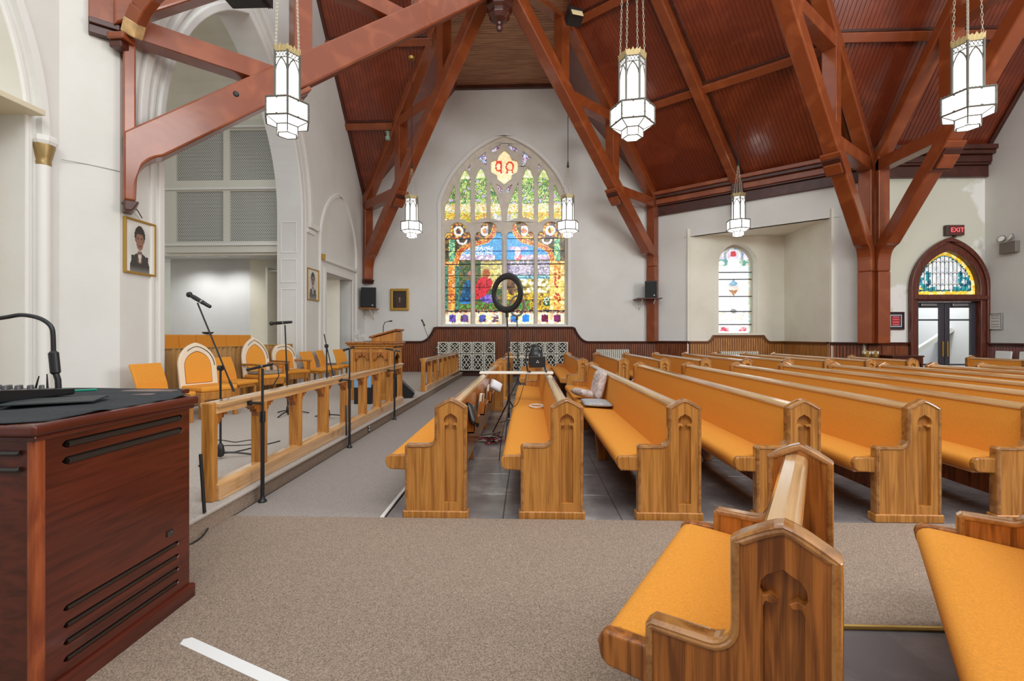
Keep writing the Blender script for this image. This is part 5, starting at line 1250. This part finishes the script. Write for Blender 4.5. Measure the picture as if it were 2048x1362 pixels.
# cables on the platform
def cable(label, pts, r, mat, cat='cable', name='cable'):
    P = [Vector(q) for q in pts]; out = []
    for i in range(len(P)-1):
        p0, p1, p2, p3 = P[max(i-1, 0)], P[i], P[i+1], P[min(i+2, len(P)-1)]
        for k in range(6):
            t = k/6; out.append(.5*((2*p1)+(p2-p0)*t+(2*p0-5*p1+4*p2-p3)*t*t+(3*p1-p0-3*p2+p3)*t**3))
    out.append(P[-1]); return tag(MB().tube(out, r, 6).build(name, mat, smooth=True), label, cat)
cable('black cable looping on the platform behind the nearest rail bay', [pZ(u, v, PZ+.006) for u, v in ((403, 884), (440, 880), (470, 884), (500, 880), (520, 884), (490, 890), (440, 892), (405, 900))], .005, M['black'])
cable('black cable running along the platform behind the second rail bay', [pZ(u, v, PZ+.006) for u, v in ((405, 908), (450, 906), (478, 902), (520, 892), (560, 882))], .007, M['black'])
cable('black cable curling out on the carpet from behind the organ cabinet', [pZ(u, v, .02) for u, v in ((370, 1012), (392, 1018), (413, 1030), (418, 1050), (405, 1072), (385, 1086), (366, 1090))], .006, M['black'])
# wedge monitor on the platform, and a blue-screened box behind the rail
wm = thing('floor_monitor', 'black wedge floor monitor in the gap between the altar rails', 'speaker', (-2.62, 9.55, PZ), math.radians(20))
MB().prism([(-.28, 0), (.20, 0), (.26, .10), (-.10, .46), (-.28, .46)], XZ, -.30, .30).build('cabinet', M['blackgloss'], wm, bevel=.015)
MB().prism([(.245, .125), (-.085, .455), (-.080, .462), (.252, .13)], XZ, -.27, .27).build('grille', plain('speaker_cloth', lin(20, 20, 22), .8), wm)
bxx = thing('equipment_box', 'black box with a pale blue panel behind the altar rail by the pulpit', 'box', (-3.03, 8.6, PZ))
MB().box(-.16, .16, -.12, .12, 0, .34).build('case', M['blackgloss'], bxx, bevel=.01); MB().box(-.16, .16, -.125, -.10, .30, .56).build('panel', plain('pale_blue', lin(120, 160, 196), .5), bxx, bevel=.01)
# pedestal fan by the side door
fn = thing('pedestal_fan', 'white pedestal fan standing by the side door', 'fan', (-5.35, 14.6, PZ), math.radians(-50))
fm = plain('fan_white', lin(228, 226, 220), .5)
MB().lathe([(.20, 0), (.20, .02), (.05, .05), (.02, .07), (.02, 1.05)], (0, 0, 0), 14).build('stand', fm, fn, smooth=True)
cg = MB()
for R in (.06, .12, .18, .24): cg.tube([(.12, R*math.cos(a), 1.22+R*math.sin(a)) for a in [k*math.pi/12 for k in range(25)]], .006, 5)
for k in range(12): a = k*math.pi/6; cg.tube([(.14, 0, 1.22), (.11, .24*math.cos(a), 1.22+.24*math.sin(a)), (.0, .24*math.cos(a), 1.22+.24*math.sin(a))], .005, 4)
cg.build('cage', fm, fn)
for k in range(4):
    a = k*math.pi/2+.3; MB().add([(.06, .03*math.cos(a), 1.22+.03*math.sin(a)), (.08, .20*math.cos(a-.35), 1.22+.20*math.sin(a-.35)), (.04, .20*math.cos(a+.35), 1.22+.20*math.sin(a+.35))], [(0, 1, 2)]).build('blade', fm, fn)
MB().tube([(-.12, 0, 1.22), (.05, 0, 1.22)], .06, 12).build('motor', fm, fn, smooth=True)

# ================================================================ LOUDSPEAKERS, PICTURES, SIGNS
def wallspk(label, c, w, d, h, rz, shelf_w):
    t = thing('loudspeaker', label, 'speaker', c, rz)
    MB().prism([(-w/2, -d/2), (w/2, -d/2), (w*.40, d/2), (-w*.40, d/2)], XY, 0, h).build('cabinet', M['blackgloss'], t, bevel=.015)
    MB().box(-w/2+.02, w/2-.02, -d/2-.008, -d/2+.004, .03, h-.03).build('grille', plain('speaker_grille', lin(30, 32, 34), .75), t, bevel=.005)
    MB().box(w*.2, w*.3, -d/2-.012, -d/2-.006, .06, .10).build('badge', M['steel'], t)
    return t
sx0, sx1 = wx(723), wx(755)
wallspk('black loudspeaker on a wall shelf left of the great window', ((sx0+sx1)/2+.14, YB-.42, 2.36), .50, .42, .68, math.radians(12), .6)
def wshelf(label, x0, x1, z, y0, wood_):
    t = thing('speaker_shelf', label, 'shelf', (x0, y0, z))
    MB().box(0, x1-x0, -.62, 0, -.035, 0).build('board', wood_, t, bevel=.006)
    for x in ((x1-x0)*.25, (x1-x0)*.75):
        MB().beam((x, -.02, -.36), (x, -.50, -.04), .025, .025).build('bracket', M['white'], t); MB().box(x-.012, x+.012, -.03, 0, -.40, -.02).build('bracket_leg', M['white'], t)
wshelf('small shelf with white brackets under the left loudspeaker', wx(721), wx(758), 2.355, YB, M['wains_light'])
wshelf('dark shelf with white brackets under the right loudspeaker', wx(1266), wx(1315), 2.66, YB, M['beam_dark'])
wallspk('black loudspeaker on a shelf right of the great window', ((wx(1284)+wx(1308))/2, YB-.40, 2.665), .40, .34, .56, math.radians(-14), .6)

def framed(name, label, Mf, w, h, border, fmat, paint, cell=.02, cat='picture', depth=.04, mat_b=None):
    """Mf(a,b,c): picture plane coordinates to world"""
    t = thing(name, label, cat)
    MB().plate([(0, 0), (w, 0), (w, h), (0, h)], [[(border, border), (w-border, border), (w-border, h-border), (border, h-border)]], Mf, 0, depth).build('frame', fmat, t, bevel=border*.25)
    mb = MB(); nu = int((w-2*border)/cell); nv = int((h-2*border)/cell)
    for i in range(nu):
        for j in range(nv):
            a0 = border+(w-2*border)*i/nu; a1 = border+(w-2*border)*(i+1)/nu; b0 = border+(h-2*border)*j/nv; b1 = border+(h-2*border)*(j+1)/nv
            x = ((a0+a1)/2-border)/(w-2*border)*2-1; y = ((b0+b1)/2-border)/(h-2*border)*2-1
            mb.add([Mf(a0, b0, depth*.35), Mf(a1, b0, depth*.35), Mf(a1, b1, depth*.35), Mf(a0, b1, depth*.35)], [(0, 1, 2, 3)], [lin(*[max(0, min(255, v)) for v in paint(x, y)])])
    mb.build('print', M['picture'], t, fixn=False); return t
def blend(a, b, t): t = max(0, min(1, t)); return tuple(x*(1-t)+y*t for x, y in zip(a, b))
def portrait(hairc, coat, skin, bgc=(228, 226, 218)):
    def f(x, y):
        x, y = x/1.38, (y+.02)/1.32
        c = bgc
        d = (x/.62)**2+((y-.05)/.62)**2; c = blend((206, 203, 196), c, (d-.5)*1.4)
        if (x/.50)**2+((y+.62)/.46)**2 < 1 or (abs(x) < .44 and -.45 < y < -.25): c = blend(coat, bgc, (-.55-y)*2.2)
        if abs(x) < .10 and -.45 < y < -.1: c = blend(skin, coat, .3)
        if abs(x) < .09-.25*(-.2-y) and -.48 < y < -.2: c = (206, 200, 190)
        if (x/.27)**2+((y-.36)/.30)**2 < 1: c = hairc
        if (x/.20)**2+((y-.22)/.30)**2 < 1: c = blend(skin, (skin[0]*.8, skin[1]*.8, skin[2]*.8), abs(x)*2.5)
        if y > .42 and (x/.25)**2+((y-.40)/.24)**2 < 1: c = hairc
        if abs(abs(x)-.085) < .038 and abs(y-.27) < .022: c = (70, 52, 46)
        if abs(x) < .03 and .10 < y < .22: c = blend(skin, (120, 80, 60), .35)
        if abs(x) < .075 and abs(y-.05) < .016: c = (110, 66, 58)
        return c
    return f
ML = lambda y0, z0: (lambda a, b, c: Vector((XL+.004+c, y0+a, z0+b)))
framed('portrait', 'gilt framed vignette portrait of a woman in a dark coat on the left pier', ML(6.46, 2.30), .56, .80, .03, M['gold'], portrait((58, 50, 48), (64, 60, 58), (150, 112, 92)), .011)
framed('portrait', 'small gilt framed portrait of a man in a suit beside the side door', ML(11.98, 2.34), .66, .84, .03, M['gold'], portrait((70, 66, 64), (96, 94, 94), (146, 122, 108), (224, 222, 212)), .02)
def oldp(x, y):
    c = blend((52, 40, 34), (84, 66, 54), .5-math.hypot(x, y)*.5)
    if (x/.42)**2+((y+.6)/.5)**2 < 1: c = (70, 46, 42)
    if (x/.16)**2+((y-.18)/.22)**2 < 1: c = (168, 130, 100)
    if (x/.20)**2+((y-.34)/.2)**2 < 1 and y > .3: c = (60, 44, 34)
    if abs(x) < .1 and -.3 < y < -.05: c = (150, 120, 96)
    return c
framed('oil_painting', 'dark half-length oil painting in a broad gold frame left of the great window', lambda a, b, c: Vector((wx(781)+a, YB-.004-c, 2.28+b)), .66, .77, .10, M['gold'], oldp, .025, depth=.07)
def redp(x, y):
    m = max(abs(x), abs(y))
    if m > .82: return (40, 40, 62)
    if m > .70: return (206, 200, 196)
    if m > .60: return (40, 36, 56)
    if abs(y*6-round(y*6)) < .18 and abs(x) < .45: return (226, 130, 130)
    return (178, 34, 46)
framed('framed_notice', 'red notice in a dark wooden frame left of the arched door', lambda a, b, c: Vector((pY(1775, 640, CY).x+a, CY-.004-c, 1.56+b)), .41, .47, .03, M['beam_dark'], redp, .022, 'sign')
def plq(x, y):
    if abs(abs(x)-.82) < .06 and abs(y) < .9: return (150, 146, 140)
    if abs(y*7-round(y*7)) < .16 and abs(x) < .55 and abs(y) < .8: return (150, 148, 146)
    return (222, 220, 214)
pp = pX(2017, 643, XW)
framed('wall_plaque', 'small white plaque with lines of text on the right wall', lambda a, b, c: Vector((XW-.004-c, pp.y+.52-a, 1.56+b)), .40, .42, .02, M['steel'], plq, .02, 'plaque')
# exit sign
ex = thing('exit_sign', 'small dark exit sign with red letters above the arched door', 'sign', (pY(1906, 468, CY).x, CY-.02, 4.02))
MB().box(-.26, .20, -.09, 0, 0, .27).build('case', plain('bronze_case', lin(74, 56, 48), .5), ex, bevel=.008)
MB().box(-.17, .19, -.094, -.088, .015, .255).build('face', plain('maroon_face', lin(104, 40, 42), .5), ex)
text('lettering', 'EXIT', .165, glow('exit_red', lin(240, 96, 96), 1.2), ex, (.012, -.097, .135), (math.pi/2, 0, 0), .002)
MB().box(-.03, .03, -.06, 0, -.05, 0).build('mount', plain('bronze_mount', lin(74, 56, 48), .5), ex)
ep = pX(2024, 492, XW)
em_ = thing('emergency_light', 'twin-headed emergency light high on the right wall', 'lamp', (XW, ep.y, ep.z))
MB().box(-.12, -.003, -.20, .20, -.18, .10).build('case', plain('taupe_plastic', lin(120, 112, 104), .5), em_, bevel=.012)
for y in (-.13, .13):
    h_ = MB().lathe([(.02, 0), (.09, .06), (.095, .09)], (0, 0, 0), 14).build('lamp_head', M['steel'], em_, smooth=True); h_.location = (-.08, y, .17); h_.rotation_euler = (0, -1.2, .3 if y > 0 else -.3)
    q = MB().lathe([(.08, .088), (.02, .10)], (0, 0, 0), 14).build('lens', plain('lens', lin(236, 236, 230), .2), h_)
# thin wire sagging across the pier, and loose wires over the portrait
cable('thin grey wire sagging across the left pier', [Vector((XN+.05, 5.98, 3.72)), Vector((-6.0, 6.18, 3.73)), Vector((XL+.01, 6.41, 3.71))], .004, plain('wire_grey', lin(150, 150, 150), .6), 'wire', 'wire')
cable('loose dark wire dangling above the gilt portrait of the woman', [pX(243, 405, XL+.15), pX(255, 415, XL+.14), pX(272, 418, XL+.1), pX(284, 436, XL+.06)], .007, M['black'], 'wire', 'wire')
# ceiling gadgets
sp = thing('spotlight', 'dark square spotlight with a pale lens under the roof beside the boss', 'spotlight', (1.18, 11.9, 9.35))
MB().box(-.19, .19, -.16, .16, 0, .32).build('housing', M['black'], sp, bevel=.02); MB().box(-.15, .15, -.175, -.155, -.06, .14).build('lens', plain('pale_lens', lin(226, 206, 160), .4), sp, bevel=.01); MB().tube([(0, 0, .3), (0, 0, .75)], .02, 8).build('hanger', M['black'], sp)
sp.rotation_euler = (math.radians(-28), 0, math.radians(18))
sc_ = thing('smoke_detector', 'small pale green detector on the left ceiling slope', 'detector', (-4.45, 14.75, 7.72))
MB().lathe([(.0, -.13), (.08, -.12), (.09, -.02), (.05, .0), (.05, .10), (.09, .14), (.05, .22)], (0, 0, 0), 12).build('body', plain('pale_green', lin(150, 180, 160), .4), sc_, smooth=True)
# ================================================================ THINGS IN AND ON THE PEWS
def ringlight(label, c, R, tilt_z, base, r=.045, mat=None, pole_top=None):
    mat = mat or M['blackgloss']; c = Vector(c); b = Vector(base)
    t = thing('ring_light', label, 'ring light', b, 0, 'ring lights on stands'); O = b
    pts = [Vector((R*math.cos(a), 0, R*math.sin(a))) for a in [k*math.pi/20 for k in range(41)]]
    Mz = Matrix.Rotation(tilt_z, 3, 'Z')
    mb = MB(); n = 10; vs = []; fs = []
    for i in range(40):
        a = i*math.pi/20; cc = Vector((R*math.cos(a), 0, R*math.sin(a))); rad = Vector((math.cos(a), 0, math.sin(a)))
        for k in range(n):
            q = 2*math.pi*k/n; vs.append(c-O+Mz @ (cc+rad*(r*math.cos(q))+Vector((0, r*.42*math.sin(q), 0))))
    for i in range(40):
        for k in range(n): fs.append((i*n+k, i*n+(k+1) % n, ((i+1) % 40)*n+(k+1) % n, ((i+1) % 40)*n+k))
    mb.add(vs, fs); mb.build('ring', mat, t, smooth='all')
    lowp = c-O+Vector((0, 0, -R-r))
    MB().tube([Vector((0, 0, .25)), Vector((0, 0, .9)), lowp+Vector((0, 0, -.04))], .011, 8).build('pole', M['black'], t, smooth=True)
    MB().tube([Vector((0, 0, .45)), Vector((0, 0, .55))], .02, 10).build('collar', M['black'], t, smooth=True)
    MB().tube([Vector((0, 0, .95)), Vector((0, 0, 1.02))], .02, 10).build('collar', M['black'], t, smooth=True)
    MB().tube([lowp+Vector((0, 0, -.06)), lowp], .022, 8).build('swivel', M['black'], t, smooth=True)
    for k in range(3):
        a = k*2.094+.4; f = Vector((.30*math.cos(a), .30*math.sin(a), .01)); MB().tube([Vector((0, 0, .50)), f], .009, 6).build('leg', M['black'], t); MB().tube([Vector((0, 0, .22)), f*.55+Vector((0, 0, .16))], .006, 6).build('stay', M['black'], t)
    return t
Yr = 6.55; rc = pY(1014, 586, Yr); ringlight('large black ring light on a tripod between the first two pews', rc, .235, math.radians(-35), (pY(1018, 700, Yr).x, Yr, .003))
Yr2 = 9.55; rc2 = pY(1034, 612, Yr2); ringlight('smaller grey ring light behind the large black one', rc2, .20, math.radians(-40), (pY(1036, 700, Yr2).x, Yr2, .003), .022, plain('grey_plastic', lin(120, 120, 118), .5))
# plank across the first two pews with a stage light on it
zt = .880
pl = tag(MB().box(-.50, .50, -.08, .08, 0, .03).build('plank', plain('white_board', lin(232, 226, 214), .5), bevel=.006), 'white plank laid across the tops of the first two pews', 'plank'); pl.location = (-.165, 6.42, zt)
pl2 = tag(MB().box(-.40, .40, -.07, .07, 0, .025).build('plank', plain('pale_board', lin(220, 206, 180), .5), bevel=.006), 'pale plank laid across the pews farther back', 'plank'); pl2.location = (-.12, 11.3, zt)
sl = thing('stage_light', 'black stage light on a yoke standing on the white plank', 'stage light', (pY(1071, 740, 6.42).x, 6.42, zt+.031), math.radians(15))
MB().lathe([(.085, 0), (.095, .02), (.095, .16), (.075, .20), (.06, .22)], (0, 0, 0), 16).build('body', M['blackgloss'], sl, smooth=True).location = (0, 0, .075)
MB().box(-.115, .115, -.10, -.085, .06, .21).build('front_plate', M['blackgloss'], sl, bevel=.01)
mk = MB()
for x, z in ((0, .150), (-.012, .130), (.012, .130)): mk.add([(x-.008, -.102, z-.006), (x+.008, -.102, z-.006), (x, -.102, z+.008)], [(0, 1, 2)])
mk.build('emblem', M['white'], sl)
for x in (-.125, .125): MB().tube([(x, .05, .15), (x, -.06, .01), (x*.9, -.14, .008)], .012, 6).build('yoke', M['black'], sl, smooth=True)
MB().tube([(-.125, .05, .15), (-.10, .06, .33), (0, .06, .37), (.10, .06, .33), (.125, .05, .15)], .011, 6).build('handle', M['black'], sl, smooth=True)
MB().lathe([(.07, .28), (.05, .33), (.05, .36)], (0, .02, 0), 12).build('heat_sink', M['black'], sl)
cable('black power lead running down from the stage light over the seat', [Vector((sl.location.x-.1, 6.40, zt+.06)), Vector((sl.location.x-.17, 6.25, .70)), Vector((sl.location.x-.24, 6.05, .52)), Vector((sl.location.x-.33, 5.7, .49)), Vector((sl.location.x-.39, 5.3, .30)), Vector((sl.location.x-.42, 5.2, .01))], .005, M['black'])
# tangled leads on the floor
rr = random.Random(9)
for lb, col, n, s in (('tangle of red leads on the floor by the ring light', (150, 30, 40), 26, 1), ('tangle of black leads on the floor by the ring light', (30, 30, 32), 26, 2), ('pale lead tangled on the floor by the ring light', (190, 170, 160), 14, 3)):
    c = pZ(985, 880, .01); pts = []
    for i in range(n): a = rr.uniform(0, 6.28); q = rr.uniform(.02, .17); pts.append(Vector((c.x+q*1.2*math.cos(a), c.y+q*1.9*math.sin(a), .012+rr.uniform(0, .05))))
    cable(lb, pts, .0055, plain('lead_%d' % s, lin(*col), .5), 'cable')
# cushions on the third pew
fl_ = plain('floral_fabric', lin(206, 190, 184), .9, nscale=22, namt=.35)
def cushion(label, name, loc, rot, w, h, t, mat, cat='cushion'):
    bm = bmesh.new(); n = 12
    grid = {}
    for s in (0, 1):
        for i in range(n+1):
            for j in range(n+1):
                x = i/n*2-1; y = j/n*2-1; k = max(0, (1-x**4)*(1-y**4))**.5; z = (t/2)*k*(1 if s else -1)
                if (i in (0, n) or j in (0, n)) and s: grid[s, i, j] = grid[0, i, j]
                else: grid[s, i, j] = bm.verts.new((x*w/2*(1-.05*(1-abs(y))*0), y*h/2, z))
        for i in range(n):
            for j in range(n):
                q = [grid[s, i, j], grid[s, i+1, j], grid[s, i+1, j+1], grid[s, i, j+1]]; bm.faces.new(q if s else q[::-1])
    me = bpy.data.meshes.new(name); bm.to_mesh(me); bm.free(); me.materials.append(mat)
    for p in me.polygons: p.use_smooth = True
    o = bpy.data.objects.new(name, me); COL.objects.link(o); o.location = loc; o.rotation_euler = rot; return tag(o, label, cat)
P3x = PX0+2*DP
cushion('grey striped pad lying on the seat of the third pew', 'seat_pad', (P3x-.28, 6.30, .508), (0, .03, 0), .38, .55, .06, plain('grey_ticking', lin(176, 178, 182), .9, nscale=30, namt=.2))
cushion('floral cushion standing upright against the back of the third pew', 'cushion', (P3x-.185, 6.75, .70), (math.radians(0), math.radians(-76), math.radians(8)), .42, .40, .13, fl_)
cushion('floral cushion lying tilted on the seat of the third pew', 'cushion', (P3x-.36, 6.86, .56), (0, math.radians(14), math.radians(20)), .32, .38, .12, fl_)
# paper fan on the second pew
P2x = PX0+DP; q = pZ(1073, 813, .475)
tag(MB().tube([Vector((q.x+.085*math.cos(a), q.y+.13*math.sin(a), .484)) for a in [k*math.pi/10 for k in range(21)]], .012, 6).build('white_hoop', M['white'], smooth=True), 'flat white oval hoop lying on the seat of the second pew', 'hoop')
# book racks on the back of the first pew with books
bw = .30
def rack(y, z=.50):
    t = thing('book_rack', 'wooden book rack on the back of the first pew, %s' % {4.30: 'nearest the camera', 5.30: 'in the middle', 6.30: 'farthest away'}[y], 'book rack', (PX0+.012, y, z), 0, 'book racks on the first pew')
    MB().box(.005, .085, 0, bw, 0, .014).build('floor', M['oak_red'], t); MB().prism([(.075, .014), (.088, .014), (.108, .13), (.096, .13)], XZ, 0, bw).build('front', M['oak_red'], t, bevel=.004)
    for yy in (0, bw-.014): MB().prism([(.010, .0), (.085, .0), (.10, .12), (.03, .16)], XZ, yy, yy+.014).build('side', M['oak_red'], t)
    return t
rack(4.30); rack(5.30); rack(6.30)
def book(label, x, y, z, w, h, t, col, tilt=.12, yaw=0):
    o = thing('book', label, 'book', (x, y, z), yaw); o.rotation_euler = (0, tilt, yaw)
    m = plain('book_cover_%d_%d' % (int(y*100), col[0]), lin(*col), .5)
    MB().box(0, .003, 0, w, 0, h).build('cover', m, o); MB().box(t-.003, t, 0, w, 0, h).build('cover', m, o); MB().box(.003, t-.003, .004, w-.004, .003, h-.003).build('pages', plain('book_pages', lin(232, 224, 204), .8), o)
book('brown hymn book in the middle rack of the first pew', PX0+.012, 5.33, .516, .13, .22, .035, (120, 84, 56))
book('cream booklet beside the brown hymn book in the middle rack', PX0+.030, 5.47, .516, .11, .20, .02, (214, 200, 170))
book('brown hymn book in the farthest rack of the first pew', PX0+.012, 6.33, .516, .13, .22, .035, (110, 74, 50))
book('dark hymn book in the nearest rack of the first pew', PX0+.014, 4.44, .516, .13, .21, .035, (52, 44, 40))
cushion('small shiny black pouch stuffed in the nearest rack of the first pew', 'pouch', (PX0+.075, 4.36, .66), (math.radians(70), math.radians(20), math.radians(80)), .20, .22, .07, plain('black_satin', lin(30, 30, 30), .3), 'pouch')
cushion('crumpled white tissue stuck on the back of the first pew by the plank', 'tissue', (PX0+.10, 7.1, .64), (math.radians(60), .5, .4), .20, .16, .10, plain('white_tissue', lin(230, 232, 238), .9), 'tissue')
bookbox = None
# power outlet on the platform riser
op = pX(738, 857, PX+.003)
ol = thing('power_outlet', 'black double power outlet on the platform riser', 'outlet', (PX, op.y, .07))
MB().box(0, .006, -.045, .045, -.05, .05).build('plate', M['black'], ol, bevel=.003)
for z in (-.022, .022): MB().box(.005, .010, -.022, .022, z-.014, z+.014).build('socket', M['white'], ol, bevel=.004)
# little items by the back right
for u, lb in ((1733, 'left one of two glass candle stands on the far pew shelf'), (1749, 'right one of two glass candle stands on the far pew shelf')):
    b = pY(u, 716, 12.45); t = thing('candle_stand', lb, 'candle stand', (b.x, 12.45, 0), 0, 'glass candle stands near the exit')
    MB().lathe([(.09, 0), (.09, .02), (.025, .05), (.02, .55), (.05, .60), (.02, .64), (.02, .82), (.09, .86), (.10, .93), (.04, .95), (.04, 1.02)], (0, 0, 0), 12).build('stem', M['brass'], t, smooth=True)
    for k in range(4):
        a = k*math.pi/2+.4; MB().tube([(0, 0, .84), (.05*math.cos(a), .05*math.sin(a), .82), (.075*math.cos(a), .075*math.sin(a), .92)], .008, 6).build('arm', M['brass'], t); MB().lathe([(.02, .92), (.03, .98), (.03, 1.0)], (.075*math.cos(a), .075*math.sin(a), 0), 8).build('cup', plain('clear_cup', lin(220, 216, 200), .1), t)
tb = thing('side_table', 'small dark shelf table against the wainscot left of the arched door', 'table', (9.66, 12.46, 0))
MB().box(-.45, .35, -.22, .22, .86, .90).build('top', M['beam_dark'], tb, bevel=.01)
for x in (-.40, .30):
    for y in (-.18, .18): MB().box(x-.025, x+.025, y-.025, y+.025, 0, .86).build('leg', M['beam_dark'], tb)
MB().box(-.40, .30, -.2, .2, .70, .86).build('apron', M['beam_dark'], tb)
for i, (u, w_) in enumerate(((11.55, 12.1), (11.55, 11.52))):
    t = thing('white_chair', 'white plastic chair by the right wall, %s' % ('the one nearer the door' if i == 0 else 'the one farther from the door'), 'chair', (u, w_, 0), math.radians(180), 'white chairs by the right wall')
    wp = M['white']
    MB().prism([(-.22, .42), (-.19, .42), (-.24, 1.02), (-.28, 1.02)], XZ, -.2, .2).build('backrest', wp, t, bevel=.02)
    MB().box(-.22, .22, -.22, .22, .40, .44).build('seat', wp, t, bevel=.015)
    for x in (-.19, .19):
        for y in (-.19, .19): MB().box(x-.02, x+.02, y-.02, y+.02, 0, .40).build('leg', wp, t)
    for y in (-.22, .22): MB().box(-.22, .2, y-.025, y+.025, .62, .66).build('armrest', wp, t, bevel=.01)
# dark light fitting at the top of the picture, fixed to the left truss
tl = thing('theatre_light', 'black theatre light clamped above the left truss at the top edge', 'spotlight', (-4.35, 7.2, 6.60))
MB().box(-.36, .22, -.13, .13, 0, .25).build('housing', M['black'], tl, bevel=.02)
for k in range(3): MB().box(.23+k*.03, .245+k*.03, -.11, .11, -.02, .2).build('fin', M['black'], tl)
MB().tube([(0, 0, .22), (0, 0, .9)], .02, 8).build('hanger', M['black'], tl)
bo = tag(MB().lathe([(.045, 0), (.045, .02), (.03, .035)], (0, 0, 0), 12).build('hook_plate', M['black']), 'small dark hook plate on the side of the left truss brace', 'hook'); bp_ = pP(466, 197, (XL+.03, 6.43, 4), (.70, -.71, 0)); bo.location = bp_+Vector((.125, -.125, 0)); bo.rotation_euler = (math.pi/2, 0, math.radians(45))
